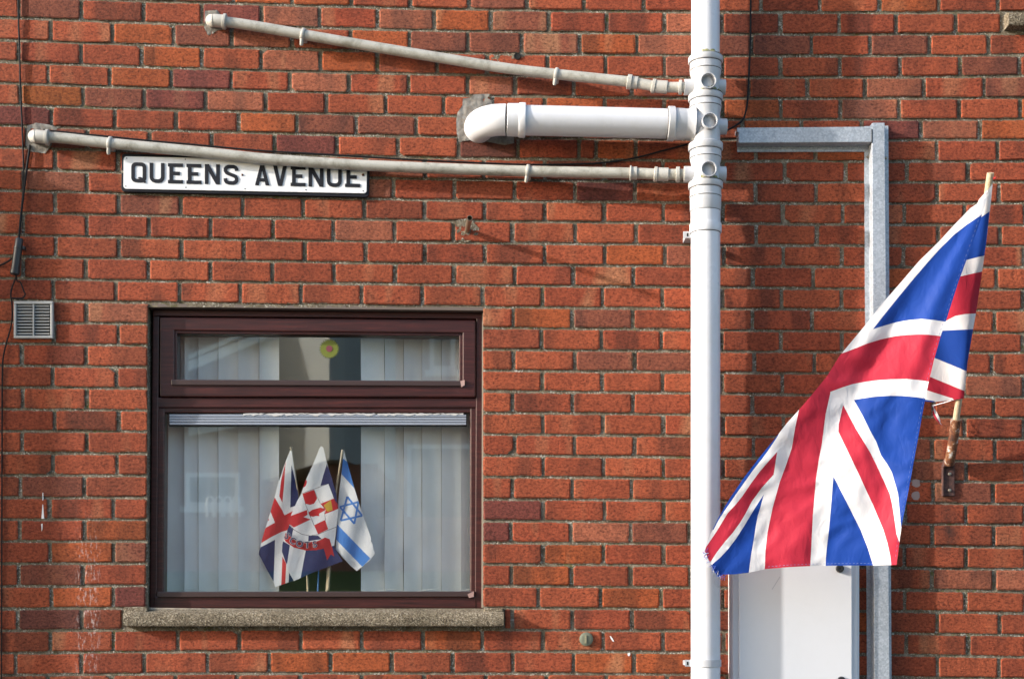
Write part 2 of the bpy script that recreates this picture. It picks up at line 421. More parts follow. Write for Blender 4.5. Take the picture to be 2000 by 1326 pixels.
gl_.col(gl_.ramp(gl_.noise(gl_.pos(), 90, 4, 0.8), [(0.35, (0.42, 0.42, 0.36)), (0.5, (0.20, 0.20, 0.08)), (0.7, (0.06, 0.07, 0.02))]))
LINTEL = M('lintel_steel', (0.13, 0.10, 0.085), 0.6); SEAL = M('sealant', (0.30, 0.26, 0.21), 0.8)
COPPER = M('old_pipe', (0.36, 0.30, 0.22), 0.35, 0.8)

# ------------------------------------------------------------------ brick wall
# bed joints of the wall, in photo pixels, at x = 62, 1000, 1970
JL = [-5.5,37,80.5,123,164.5,206.5,247,289.5,331.5,373.3,416.5,459.5,501.5,544.5,587,629.5,671.5,714,756.5,799,841.5,884.5,928,971,1014,1056.5,1100,1144,1188,1230.5,1274,1317]
JM = [20,62.6,105,148,188,228.5,269.5,310.5,352,392.6,432.6,475.2,516.8,557.8,599.9,640.5,682.8,723.6,764.2,806.2,848,889.4,931.4,974.5,1017,1059.6,1101.7,1144.2,1186.8,1229.4,1271.4,1314.5]
JR = [24,66,108,149,191.5,233,273,315,355.8,397,439.6,480,522,564.8,606,650,688.5,732,775.4,815.5,856.8,901.3,941.4,984,1024.5,1067.8,1111.2,1154.7,1196.7,1239.4,1282,1325]
def joint(k, x):
    e = 0
    if k < 0: e = k*42.0; k = 0
    if k > 31: e = (k-31)*42.4; k = 31
    x = max(-150, min(2150, x))
    a, b, c = 62.0, 1000.0, 1970.0
    return e + JL[k]*(x-b)*(x-c)/((a-b)*(a-c)) + JM[k]*(x-a)*(x-c)/((b-a)*(b-c)) + JR[k]*(x-a)*(x-b)/((c-a)*(c-b))
ROWS = {
0:[104,222,340,456,571,686.5,802,916,1030,1140,1257,1372,1486,1601,1718,1834,1949],
1:[37,159,281,395,511,625,737.5,849,958.5,1072,1184.5,1297.5,1411,1524,1639,1751,1867,1957],
2:[-20,99,220,340,453,570,684.5,800,914,1019,1132,1244,1356,1467.5,1585,1699,1816,1931],
3:[37,158,277,395,510,625,737,853,952,1069.6,1183,1298,1411,1524,1641,1758,1875.5,1991],
4:[-24,94,214,335,452,566,681.5,798,913,1006,1120,1234,1348,1463,1577,1689.5,1805,1922],
5:[40,163,282,402.6,519.5,637,754,867,962,1064,1181.5,1297,1411,1525,1640.7,1756,1874,1992.5],
6:[-18,101,225,343.5,466,580.6,696.5,813,927,1040,1135,1230,1340,1450,1565,1683,1798.5,1914],
7:[52,171,292,414,536,658,777,895,1012,1131,1164,1241.6,1358,1476,1593,1711,1829.6,1948],
8:[-12,108,231,354,479,597,715,830,945.7,1064,1180,1295,1411,1532,1651.5,1771,1890.6],
9:[46,170,290,410,530,650,769,887.6,1005.5,1123,1240,1358,1476,1594,1711,1831,1951],
10:[-14,108,231.6,353.5,474.5,592.6,711.6,830,947,1064,1180,1296,1412,1529,1646.5,1766,1884,2001],
11:[45,170,291,411.5,533,651,771,885.6,1001,1124,1241.6,1360,1477,1595.6,1713,1832,1953],
12:[-12,109.5,232,355,475.7,596,714,830,947,1064,1181,1298.5,1414,1530,1645,1764,1880,1999],
13:[45,168,290,410.6,532.5,652.7,771.7,887,1005,1120,1238,1355,1471,1588,1705,1826,1945.7],
14:[-15,105,227,350.5,469.5,588,707,825.5,943,1059.6,1177,1293.5,1411,1527,1643,1760,1880,1998],
15:[45,169,1003,1118,1236.6,1353,1470,1586,1703,1822,1942],
16:[-15,106,231,1058,1175,1291.7,1409,1525,1644.7,1762,1880,1998],
17:[43,168,1003,1122.7,1240,1357,1473,1590.6,1706,1822,1937],
18:[-18,103,228,1059.6,1177,1293.5,1411,1528,1645,1763,1883,1999],
19:[44.5,170,1001,1118,1236,1353,1470,1587,1704,1823,1940.7],
20:[-15,107,232,1060.8,1177.8,1295.5,1413,1530,1648,1766,1884,1999],
21:[43,169.5,1005.5,1122.7,1240,1357,1472,1588,1705,1821,1942.7],
22:[-15,104,229,1061,1178.5,1296,1413,1530,1648,1767,1887,2003],
23:[39.5,165,1001,1117.7,1233,1352,1470,1588,1705,1822,1940],
24:[-20,97,222,1061,1180.8,1296,1413,1530,1648,1767,1887,2003],
25:[38.8,165,998,1115.7,1232,1347,1465,1584,1703,1821.7,1940.7],
26:[-20,98,222,1060.6,1179,1296,1413,1530,1648,1766,1887,2003],
27:[36.8,162.7,999,1115.7,1231.6,1347,1465,1584,1702,1819.7,1942],
28:[-18,101,222,1051,1173,1291.7,1412,1530,1648,1766.6,1886,2003],
29:[35,160,1001,1117.7,1234.6,1352,1470,1590,1710,1830.5,1952],
30:[-20,98,222,347.5,467.7,587.6,706.6,826.7,942.7,1060.8,1178,1296,1413,1532,1651,1770,1891,2005],
31:[31,159,282,405.6,526,645.7,765,884,1002.5,1120,1239,1357,1474,1592,1711,1831,1950.7],
32:[-25,94,219,343.5,464,587.6,707.8,829,949,1067.6,1185,1304,1422,1540,1659,1778,1897,2014],
}
XMIN, XMAX, RTOP, RBOT = -560, 2480, -11, 48
def winL(y): return interp([597, 1192], [289.5, 284.5], y)
WR = 943.5
FLAG_OUT = [(1938.6,359),(1927.7,385),(1895,407),(1863,440),(1832,474),(1795,510),(1759.5,551.6),(1722,594),(1687,638.5),(1640,694.6),(1615,735),(1588,768),(1560.7,800),(1537,826),(1516,853),(1485,891),(1454,931),(1426,972),(1402.5,1011.6),(1387,1044),(1376.5,1075),(1384,1093),(1395,1115),(1403,1126),(1412,1121.6),(1436,1121),(1461.5,1118),(1494.6,1110.8),(1540,1107),(1582,1105),(1640,1104),(1704.7,1103.7),(1751,1102.7),(1761,1025.8),(1775,955),(1787,888.9),(1806,785),(1814,744.9),(1825,700),(1837,656.6),(1848,625.8),(1871.6,551.6),(1893,493.7),(1909.6,446.7),(1926,394)]
def hidden(x, y):
    if not (0 <= x <= 2000 and 0 <= y <= 1326): return True
    if 1348 < x < 1408: return True
    if 290 < x < 943 and 600 < y < 1190: return True
    if 240 < x < 983 and 1186 < y < 1223: return True
    if 1424 < x < 1680 and y > 1085: return True
    if 1690 < x < 1734 and y > 250: return True
    if 240 < x < 720 and 306+.02*(x-240) < y < 376+.02*(x-240): return True
    if 940 < x < 1350 and 205 < y < 270: return True
    return inside(x, y, FLAG_OUT)

wall = thing('brick_wall', (0, 0, 0), 'weathered red-brown brick house wall in stretcher bond filling the whole picture', 'wall')
ODD = {  # bricks whose colour stands out in the photograph: (px, py) -> kind
 (275,67):'or',(275,150):'or',(100,188):'am',(390,155):'pu',(345,195):'pu',(222,190):'br',(470,25):'pu',(450,190):'ta',
 (575,32):'ta',(690,32):'rd',(800,32):'ta',(905,40):'or',(985,45):'br',(980,10):'br',(860,85):'br',(730,78):'or',(680,122):'or',
 (560,120):'ta',(625,160):'ta',(1190,85):'or',(1075,85):'br',(1300,90):'ta',(1780,10):'or',(1950,275):'or',(1870,262):'ta',
 (960,292):'dk',(1070,292):'rd',(170,1080):'or',(250,1020):'or',(700,1300):'or',(560,1300):'or',(1200,1290):'or',(1300,1290):'or',(1120,1080):'or',
 (50,1220):'dk',(100,15):'br',(55,940):'br',(1050,280):'rd',(150,1165):'or',(270,1165):'pu',(340,1235):'br'}
PAL = {'or':(0.44,0.098,0.030),'am':(0.38,0.098,0.024),'pu':(0.23,0.056,0.040),'br':(0.28,0.080,0.045),'ta':(0.40,0.120,0.062),'dk':(0.17,0.052,0.035),'rd':(0.38,0.070,0.030)}
bricks = []
for r in range(RTOP, RBOT+1):
    if r in ROWS: pp = list(ROWS[r])
    else:
        off = 37 if r % 2 else -22
        pp = [off+116.5*i+random.uniform(-3, 3) for i in range(18)]
    while pp[0] > XMIN: pp.insert(0, pp[0]-119+random.uniform(-2, 2))
    while pp[-1] < XMAX: pp.append(pp[-1]+118+random.uniform(-2, 2))
    segs = []
    for a, b in zip(pp, pp[1:]):
        ym = (joint(r-1, (a+b)/2)+joint(r, (a+b)/2))/2
        hj = random.uniform(2.7, 4.2)
        a2, b2 = a+hj, b-random.uniform(2.7, 4.2)
        deep = 0.03
        if 15 <= r <= 28:
            wl = winL(ym)
            if a2 < wl < b2 or (a2 < wl and b2 > wl):
                if b2 > WR and a < wl:          # one gap spans the window: brick each side
                    segs.append((a2, wl, 0.1)); segs.append((WR, b2, 0.1)); continue
                b2 = wl; deep = 0.1
            elif a2 < WR < b2: a2 = WR; deep = 0.1
            elif a2 > wl and b2 < WR: continue
        if r == 29:
            if a2 < 240 < b2 and b2 > 983: segs.append((a2, 238, .03)); segs.append((986, b2, .03)); continue
            if a2 < 240 < b2: b2 = 238
            elif a2 < 983 < b2: a2 = 986
            elif a2 > 240 and b2 < 983: continue
        if r == 1:
            if a2 > 1950: continue
        segs.append((a2, b2, deep))
    for a, b, deep in segs:
        if b-a > 6: bricks.append((r, a, b, deep))

def brick_geo(r, a, b, deep):
    hj = random.uniform(2.4, 3.2)
    def top(x): return joint(r-1, x)+hj
    def bot(x): return joint(r, x)-hj+0.4
    j = lambda k=0.7: random.uniform(-k, k)
    c = [random.choice((1.2, 1.5, 2, 2.5, 3, 3.5)) for _ in range(4)]
    c = [min(q, (b-a)*0.3) for q in c]
    if random.random() < 0.04: c[random.randrange(4)] = min(random.uniform(6, 12), (b-a)*.3)
    m1 = a+(b-a)*random.uniform(.28, .42); m2 = a+(b-a)*random.uniform(.58, .72)
    n1 = a+(b-a)*random.uniform(.28, .42); n2 = a+(b-a)*random.uniform(.58, .72)
    o = [(a+c[0], top(a)+j(.5)), (m1, top(m1)+j()), (m2, top(m2)+j()), (b-c[1], top(b)+j(.5)),
         (b+j(.4), top(b)+c[1]*.8), (b+j(.4), bot(b)-c[2]*.8),
         (b-c[2], bot(b)+j(.5)), (n2, bot(n2)+j(1.0)), (n1, bot(n1)+j(1.0)), (a+c[3], bot(a)+j(.5)),
         (a+j(.4), bot(a)-c[3]*.8), (a+j(.4), top(a)+c[0]*.8)]
    cx = (a+b)/2; cy = (top(cx)+bot(cx))/2
    d = random.uniform(-0.0012, 0.0012); ty = random.uniform(-.0012, .0012); tx = random.uniform(-.0012, .0012)
    ins = random.uniform(2.6, 3.4)
    V = []
    for x, y in o:
        ix = x+(ins if x < cx-(b-a)*.25 else -ins if x > cx+(b-a)*.25 else 0)
        iy = y+(ins if y < cy-8 else -ins if y > cy+8 else 0)
        V.append(P(ix, iy, d+tx*(x-cx)/58+ty*(y-cy)/17))
    V += [P(x, y, d-0.0022) for x, y in o]
    V += [P(x, y, -deep) for x, y in o]
    n = 12
    F = [tuple(range(n))[::-1]]
    for k in (0, 1):
        for i in range(n):
            F.append((k*n+i, k*n+(i+1) % n, (k+1)*n+(i+1) % n, (k+1)*n+i))
    return V, F, (cx, cy)
def brick_tint(cx, cy):
    for (x, y), k in ODD.items():
        if abs(x-cx) < 50 and abs(y-cy) < 20: base = PAL[k]; break
    else:
        q = random.random(); up = cy < 330
        if q < (0.10 if up else 0.02): base = PAL['br']
        elif q < (0.15 if up else 0.03): base = PAL['pu']
        elif q < (0.20 if up else 0.06): base = PAL['or']
        elif q < (0.26 if up else 0.10): base = PAL['ta']
        else:
            t = random.random()
            base = tuple(lerp(u, v, t) for u, v in zip((0.35, 0.070, 0.031), (0.43, 0.096, 0.039)))
    k = random.uniform(0.85, 1.07)*0.79
    return (base[0]*k, base[1]*k*1.03, base[2]*k*1.08)
def set_attr(me, tints, counts):
    for nm, idx in (('tint', 0), ('seed', 1)):
        at = me.color_attributes.new(nm, 'FLOAT_COLOR', 'POINT')
        arr = []
        for t, n in zip(tints, counts): arr += (list(t[idx])+[1.0])*n
        at.data.foreach_set('color', arr)
    ea = me.attributes.new('edge', 'FLOAT', 'POINT')
    ea.data.foreach_set('value', ([1.0]*12+[0.0]*24)*len(counts))
rank = []
for i, (r, a, b, dp) in enumerate(bricks):
    ya = joint(r-1, (a+b)/2); yb = joint(r, (a+b)/2); vis = 0
    for u in range(8):
        for v in range(4):
            if not hidden(lerp(a, b, (u+.5)/8), lerp(ya, yb, (v+.5)/4)): vis += 1
    rank.append((vis*(b-a)*(yb-ya)/32, i))
rank.sort(reverse=True)
top = set(i for _, i in rank[:300])
SV, SF, ST, SN = [], [], [], []
for i, (r, a, b, dp) in enumerate(bricks):
    V, F, (cx, cy) = brick_geo(r, a, b, dp)
    tint = brick_tint(cx, cy); seed = (random.random(), random.random()**1.5, random.random())
    if i in top:
        me = bpy.data.meshes.new('brick'); me.from_pydata([tuple(v) for v in V], [], F); me.materials.append(BRICK)
        set_attr(me, [(tint, seed)], [len(V)])
        link(bpy.data.objects.new('brick', me), wall)
    else:
        o = len(SV); SV += V; SF += [tuple(q+o for q in f) for f in F]; ST.append((tint, seed)); SN.append(len(V))
me = bpy.data.meshes.new('outer_bricks'); me.from_pydata([tuple(v) for v in SV], [], SF); me.materials.append(BRICK); set_attr(me, ST, SN)
ob = link(bpy.data.objects.new('outer_bricks', me), wall); ob['kind'] = 'stuff'

# mortar: recessed uneven sheet with the window opening left out
def mortar():
    V, F = [], []
    xs = [XMIN+20*i for i in range(int((0-XMIN)/20))] + [8*i for i in range(251)] + [2020+20*i for i in range(int((XMAX-2020)/20)+1)]
    ys = [joint(RTOP-1, 0)+20*i for i in range(22)]
    ys = [y for y in ys if y < -10] + [-8+8*i for i in range(169)] + [1356+24*i for i in range(29)]
    nx = len(xs)
    for y in ys:
        for x in xs:
            q = noise.noise(Vector((x*.09, y*.09, 3)))*.0018 + noise.noise(Vector((x*.3, y*.3, 9)))*.0016
            V.append(P(x, y, -0.0058+q))
    for j in range(len(ys)-1):
        for i in range(nx-1):
            cx = (xs[i]+xs[i+1])/2; cy = (ys[j]+ys[j+1])/2
            if 288 < cx < 943 and 598 < cy < 1189: continue
            F.append((j*nx+i, (j+1)*nx+i, (j+1)*nx+i+1, j*nx+i+1))
    m = mesh('mortar', V, F, MORTAR, wall); m.data.shade_smooth(); return m
mortar()
prism('reveal', [(286,596),(288.5,596),(287,1192),(283,1192)], -0.28, -0.012, MORTAR, wall)
prism('reveal', [(944.5,596),(948,596),(948,1192),(944.5,1192)], -0.28, -0.012, MORTAR, wall)
prism('lintel', [(286,593),(950,600.5),(950,606.5),(286,599)], -0.28, -0.006, LINTEL, wall)
def patch(outline, d=0.0025, mat=None):
    return cloth('cement_patch', outline, [], [mat or PATCH], lambda x, y: d+noise.noise(Vector((x*.12, y*.12, 1)))*.003+noise.noise(Vector((x*.4, y*.4, 5)))*.0012, wall, step=3)
patch([(893,221),(891,238),(892,261),(896,279),(905,276),(922,274),(943,276),(961,279),(985,284),(1004,280),(1004,204),(962,204),(960,197),(952,192),(957,184),(941,184),(925,185),(920,191),(904,193),(903,207)])
patch([(400,22),(399,55),(406,70),(417,66),(424,60),(438,58),(437,38),(424,20)])
patch([(53,246),(50,283),(57,296),(88,300),(100,285),(108,262),(112,250),(96,244),(70,240)])
patch([(889,432),(894,470),(910,474),(932,466),(936,446),(925,434),(918,425),(900,428)], -0.0005, MORTAR)
patch([(962,106),(958,122),(985,131),(1012,130),(1044,122),(1050,112),(1022,104),(990,105)], -0.001, MORTAR)
patch([(285,1186),(286,1196),(946,1199),(946,1189),(700,1190),(500,1188.5)], -0.012, SEAL)
# flat dark disc painted as a drilled hole's shaded inside, near the upper waste pipe
revolve('dark_hole_disc', [(0.002, 0.0135), (-0.0012, 0.0122), (-0.0012, 0.0108), (0.0002, 0.0102), (0.0004, 0)], P(1010.5, 110, 0.0035), Vector((0, 1, 0)), DARK, wall, 20)
for pl in ([(81,962),(85,962),(84.5,980),(87,1000),(88.5,1014),(79,1014),(82,990)], [(79.5,1022),(83.5,1021),(83,1036),(80.5,1043),(81,1032)],
           [(191,1240),(195,1243),(199,1250),(207,1255),(202,1256),(195,1251)], ):
    pass
def splash(pl): 
    return prism('paint_splash', pl, -0.004, 0.0014, PAINT, wall)
splash([(83,962),(84.2,962),(84.2,984),(85.2,1000),(86.3,1012),(80.8,1012.5),(82.6,990)])
splash([(80.2,1023),(83,1022),(82.6,1032),(81.2,1037),(81,1030)])
splash([(1191,1241),(1193.5,1242),(1197,1247),(1199.5,1252),(1197,1252),(1193,1247)])
splash([(1226,1275),(1230.5,1274),(1231,1278),(1228.5,1281),(1226,1279)])
for bx_, by_ in ((1789, 943), (1789, 967)):
    splash2 = [(bx_+math.cos(a*.52)*9*random.uniform(.8, 1.1), by_+math.sin(a*.52)*9*random.uniform(.8, 1.15)) for a in range(12)]
    prism('filler_patch', splash2, -0.004, 0.0022, M('grey_filler', (0.26, 0.20, 0.19), 0.8), wall)

# ------------------------------------------------------------------ window
win = thing('window', P(615, 1190, -0.05), 'mahogany brown window with narrow top light above one big pane', 'window')
f0 = -0.12
prism('outer_frame', [(298,604),(944,611),(944,623),(298,617)], f0, -0.045, MAHOG, win, .004)
prism('outer_frame', [(298,617),(311,617),(306,1188),(292,1188)], f0, -0.046, MAHOG, win, .004)
prism('outer_frame', [(930,620),(944,622),(942,1188),(927,1188)], f0, -0.046, MAHOG, win, .004)
prism('bottom_rail', [(300,1164),(930,1164),(930,1187),(300,1187)], f0, -0.044, MAHOG, win, .004)
prism('transom', [(306,776),(932,777),(932,796),(306,796)], f0, -0.047, MAHOG, win, .004)
prism('stile', [(305,795),(322,795),(319,1166),(302,1166)], f0, -0.052, MAHOG, win, .005)
prism('stile', [(918,795),(931,795),(929,1166),(918,1166)], f0, -0.052, MAHOG, win, .005)
prism('head_rail', [(316,795),(926,795),(926,806),(316,806)], f0, -0.054, MAHOG, win, .004)
sash = prism('top_sash', [(312,619),(929,625),(929,651),(312,645)], f0, -0.036, MAHOG, win, .005)
prism('sash_rail', [(312,748),(929,751),(929,775.5),(312,774.5)], f0, -0.036, MAHOG, sash, .005)
prism('sash_stile', [(312,640),(341,640),(341,752),(311.5,752)], f0, -0.0365, MAHOG, sash, .005)
prism('sash_stile', [(903,645),(929,647),(929,754),(903,754)], f0, -0.0365, MAHOG, sash, .005)
BEAD = M('bead_brown', (0.045, 0.026, 0.025), 0.4)
prism('glazing_bead', [(338,645),(902,650.5),(902,656),(338,651)], f0, -0.043, MAHOG, sash, .003)
prism('glazing_bead', [(334,741),(906,743.5),(906,754),(334,752)], f0, -0.028, BEAD, sash, .003)
prism('glazing_bead', [(338,650),(346,650),(346,742),(338,742)], f0, -0.043, MAHOG, sash, .003)
prism('glazing_bead', [(897,654),(904,654),(904,744),(897,744)], f0, -0.043, MAHOG, sash, .003)
prism('glazing_bead', [(306.5,1155),(925,1154),(925,1165),(306.5,1166)], f0, -0.034, BEAD, win, .003)
prism('bead_end', [(899,744),(907.5,742),(907.5,752),(901,756)], -0.05, -0.0275, M('worn_end', (0.42, 0.27, 0.24), 0.6), sash)
prism('bead_end', [(913,1160),(925.5,1154),(925.5,1165),(916,1167)], -0.05, -0.0335, M('worn_end2', (0.32, 0.20, 0.18), 0.6), win)
gp = prism('pane', [(344,652),(900,656),(900,744),(344,742)], -0.075, -0.072, GLASS, win)
gp2 = prism('pane', [(318,806),(920,806),(920,1157),(316,1157)], -0.078, -0.075, GLASS, win)
# trickle vent along the head of the big pane
tv = prism('trickle_vent', [(329,808),(912,809),(912,832),(329,832)], -0.078, -0.058, M('vent_black', (0.012, 0.012, 0.014), 0.5), win, .002)
for k in range(4):
    y = 809+k*5.3
    prism('vent_slat', [(331,y),(910.5,y+.6),(910.5,y+4.6),(331,y+4.2)], -0.06, -0.051+0.0012*k, ALU, tv, .001)
def flake():
    V = []; top_ = []; bt = []
    x = 475
    while x < 908:
        top_.append((x, 806.5+random.uniform(0, 1.5))); bt.append((x, 809.5+max(-2, random.gauss(0.6, 1.4)))); x += 5
    return prism('flaked_paint', top_+bt[::-1], -0.06, -0.0495, FLAKE, tv)
flake()
prism('edge_sealant', [(941.5,612),(944.6,612),(943.4,1186),(940.2,1186)], -0.05, -0.032, SEAL, win)
# daisy sticker on the glass
stk = thing('flower_sticker', P(643, 681, -0.07), 'yellow-green daisy sticker with a red centre on the top window light', 'sticker')
pet = []
for k in range(48):
    a = 2*math.pi*k/48; rr = 20.5 if k % 2 else 15.5
    pet.append((643+rr*math.cos(a), 681+rr*math.sin(a)))
solid2d('petals', [pet], -0.0705, 0.0008, M('sticker_green', (0.12, 0.14, 0.010), 0.6), stk)
solid2d('centre', [[(643+6.3*math.cos(a/10*math.pi), 681+6.3*math.sin(a/10*math.pi)) for a in range(20)]], -0.0694, 0.0006, M('sticker_red', (0.15, 0.025, 0.04), 0.6), stk)

# concrete sills
sill = thing('window_sill', P(612, 1223, 0), 'long rough concrete sill under the brown window', 'sill')
def sill_geo(name, x0, x1, yt, yb, d, parent, yback, endl=True):
    n = 60; V = []; F = []
    prof = [(-0.14, yback-3, True), (-0.02, yback, True), (d-0.006, yt, True), (d, yt+3, False), (d, yb-2, False), (d-0.004, yb, False), (-0.02, yb, False)]
    for i in range(n+1):
        x = lerp(x0, x1, i/n)
        for (dd, y, _) in prof:
            q = P(x, y, max(dd, 0) if dd > 0 else 0); 
            v = P(x, y, d); v = Vector((v.x, -dd, v.z))
            jx = noise.noise(Vector((x*.07, y*.2, dd*40)))*.0016
            v += Vector((0, jx, noise.noise(Vector((x*.06, y, 4)))*.0012)); V.append(v)
    m = len(prof)
    for i in range(n):
        for k in range(m-1): F.append((i*m+k, (i+1)*m+k, (i+1)*m+k+1, i*m+k+1))
    F.append(tuple(range(m))); F.append(tuple(n*m+k for k in range(m))[::-1])
    return mesh(name, V, F, CONC, parent, 50)
sill_geo('slab', 240, 984, 1196.5, 1223, 0.042, sill, 1188)
prism('stool', [(242,1184.5),(288,1184.5),(288,1200),(242,1200)], -0.1, 0.02, CONC, sill, .004)
prism('stool', [(946,1187),(983,1187),(983,1200),(946,1200)], -0.1, 0.02, CONC, sill, .004)
sill2 = thing('window_sill', P(2100, 51, 0), 'end of another concrete sill at the upper right corner', 'sill')
sill_geo('slab', 1970, 2480, 24, 50, 0.045, sill2, 19)

# room behind the window
def room():
    V = []; F = []
    x0, x1, z0, z1 = P(120, 0).x, P(1150, 0).x, P(0, 1400).z, P(0, 480).z
    y0, y1 = 0.26, 3.2
    a, b = P(284, 0).x, P(947, 0).x; c, dd = P(0, 1192).z, P(0, 598).z
    V = [(x0,y0,z0),(x1,y0,z0),(x1,y0,z1),(x0,y0,z1),(x0,y1,z0),(x1,y1,z0),(x1,y1,z1),(x0,y1,z1),(a,y0,c),(b,y0,c),(b,y0,dd),(a,y0,dd)]
    F = [(4,5,6,7),(0,4,7,3),(1,2,6,5),(3,7,6,2),(0,1,5,4),(0,8,9,1),(1,9,10,2),(2,10,11,3),(3,11,8,0)]
    o = mesh('room_walls', V, F, ROOM); o['kind'] = 'structure'
    t = box('inner_sill_board', (a-.05, 0.12, c-.03), (b+.05, 0.34, c+.012), M('sill_board', (0.32, 0.30, 0.16), 0.5), None, .004)
    o2 = tag(t, 'pale board forming the inside ledge below the small flags', 'ledge')
room()
# vertical blinds, two drawn-back halves
def blind(label, edges, px):
    t = thing('vertical_blind', P(px, 1158, -0.19), label, 'blind', 'vertical blinds behind the window')
    for i, (a, b) in enumerate(edges):
        a += 3.3 if i else 0; b -= 2.4 if i < len(edges)-1 else 0
        V = []; F = []; nz = 10; nx = 4
        ang = random.uniform(0.009, 0.015)
        for j in range(nz+1):
            y = lerp(598, 1160, j/nz)
            for k in range(nx+1):
                u = k/nx
                d = -0.138 - (u-0.5)*ang*2 - 0.006*math.cos((u-.5)*3) - 0.004*(i % 2) + 0.003*noise.noise(Vector((i*3.1, j*.5, u)))
                V.append(P(lerp(a, b, u)+0.8*noise.noise(Vector((i, j*.4, 2))), y, d))
        for j in range(nz):
            for k in range(nx): q = j*(nx+1)+k; F.append((q, q+1, q+nx+2, q+nx+1))
        mesh('slat', V, F, BLIND, t).data.shade_smooth()
    chain = cr([P(x, 1153+2.5*math.sin(x*.08), -0.124) for x in range(int(edges[0][0]), int(edges[-1][1]), 10)], 2)
    tube('bead_chain', chain, 0.0012, M('chain_white', (0.7, 0.72, 0.72), 0.5), t, 5)
    tube('head_track', [P(edges[0][0], 592, -0.140), P(edges[-1][1], 592, -0.140)], 0.012, PVC, t, 8)
blind('white vertical blind drawn to the left of the three small flags',
      [(283,328),(318,366),(357,389),(384,428),(423,468),(462,508),(503,545)], 420)
blind('white vertical blind drawn to the right of the three small flags',
      [(705,753),(748,790),(785,826),(821,864),(859,903),(897,944)], 820)

# ------------------------------------------------------------------ small flags in the window
def c3(pl): return [(490+x/4.42, 860+y/4.42) for x, y in pl]
DF = -0.100
def wav(ph, dd=DF, amp=.004): return lambda x, y: dd + amp*math.sin(x*.11+y*.03+ph)+.002*math.sin(x*.05-y*.06+ph*2)
def stick(parent, pts, r, mat=None, d=None):
    return tube('stick', [P(490+x/4.42, 860+y/4.42, d if d is not None else DF-.012) for x, y in pts], r, mat or WOOD, parent, 10)
fl = thing('small_flag', P(600, 1160, DF), 'small union flag on a stick, leftmost of the three in the window', 'flag', 'small flags in the window')
cloth('cloth', c3([(340,85),(318,135),(300,180),(235,370),(205,490),(150,680),(112,800),(90,880),(68,980),(130,1100),(195,1215),(212,1262),(265,1245),(330,1222),(380,1205),(400,1000),(420,700),(410,480),(375,250),(352,90)]),
 [(c3([(303,175),(285,240),(262,340),(245,480),(272,535),(285,400),(297,230)]),1),
  (c3([(350,210),(415,470),(425,550),(340,578),(345,400)]),2),
  (c3([(205,490),(240,550),(270,600),(290,645),(362,608),(420,600),(420,760),(325,770),(260,790),(180,830),(88,885),(115,760),(208,708),(168,610)]),1),
  (c3([(208,856),(204,1000),(196,1220),(130,1100),(60,980),(83,920)]),2),
  (c3([(150,660),(158,690),(142,690)]),1),
  (c3([(272,1000),(305,1060),(297,1240),(262,1252)]),1), (c3([(330,1130),(385,1210),(326,1226)]),2)],
 [MWHITE, MRED, MBLUE], wav(0.3, DF-.009, .003), fl, step=3.5)
stick(fl, [(345,68),(410,480),(488,1180),(492,1300)], 0.0042, None, DF-.017)
revolve('knob', [(0,0),(0.0,0.004),(0.004,0.006),(0.009,0.006),(0.012,0.0)], P(490+347/4.42, 860+76/4.42, DF-.017), Vector((0,0,1)), WOOD, fl, 12)

fm = thing('small_flag', P(637, 1160, DF+.02), 'small white and navy flag with shield and red SCOTS ribbon, middle of the three', 'flag', 'small flags in the window')
mid = [(590,70),(580,100),(530,220),(470,350),(430,470),(400,520),(340,660),(330,740),(300,800),(272,890),(268,960),(300,1050),(330,1140),(372,1213),(430,1185),(560,1130),(690,1080),(795,1040),(760,990),(720,910),(740,740),(755,590),(735,450),(700,330),(655,190),(625,60),(605,48)]
arc = [(330,718),(370,768),(440,808),(510,822),(575,812),(660,775),(748,742)]
def line(pl, w): return c3(thick_path(pl, w))
cloth('cloth', c3(mid),
 [(c3([(655,205),(712,330),(765,460),(765,620),(718,500),(670,372),(600,392),(625,300)]),2),
  (c3([(470,330),(483,348),(482,370),(470,395),(440,412),(430,380)]),1),
  (c3([(445,460),(545,425),(572,500),(545,545),(510,555),(470,545)]),1),
  (c3([(600,545),(715,500),(770,580),(748,592),(635,637),(645,600)]),1),
  (c3([(630,560),(690,512),(706,600),(660,615)]),3),
  (c3([(330,655),(485,598),(490,640),(455,660),(517,680),(370,750),(325,715)]),1),
  (c3([(545,730),(640,685),(668,765),(580,807)]),1),
  (c3([(495,622),(530,597),(600,578),(640,588),(640,604),(612,618),(588,632),(592,652),(560,650),(540,657),(508,652)]),1),
  (c3([(325,722),(366,766),(350,835),(310,800)]),2),
  (c3([(498,820),(580,820),(612,850),(495,868)]),2),
  (c3([(278,868),(337,903),(312,1068),(255,980)]),2),
  (c3([(475,940),(630,928),(725,905),(810,1040),(690,1090),(428,1192)]),2),
  (c3([(285,840),(300,795),(370,853),(470,880),(580,866),(640,836),(680,850),(703,930),(720,1000),(690,980),(658,1032),(630,932),(560,946),(470,948),(370,922),(300,872)]),1),
  (line(arc, 4),4), (line([(440,458),(670,372)], 3.5),4), (line([(670,372),(752,590)], 3),4),
  (line([(468,545),(545,730)], 3.5),4), (line([(620,520),(645,690)], 3),4), (line([(545,425),(600,545)], 3),4)],
 [MWHITE, MRED, MBLUE, MGOLD, MLINE], wav(1.3, DF+.009, .0025), fm, step=3.5)
stick(fm, [(600,55),(632,500),(668,1080),(655,1300)], 0.0045, None, DF-.012)
stick(fm, [(585,1090),(578,1300)], 0.003, M('blue_stick', (0.04, 0.16, 0.42), 0.5), DF-.01)
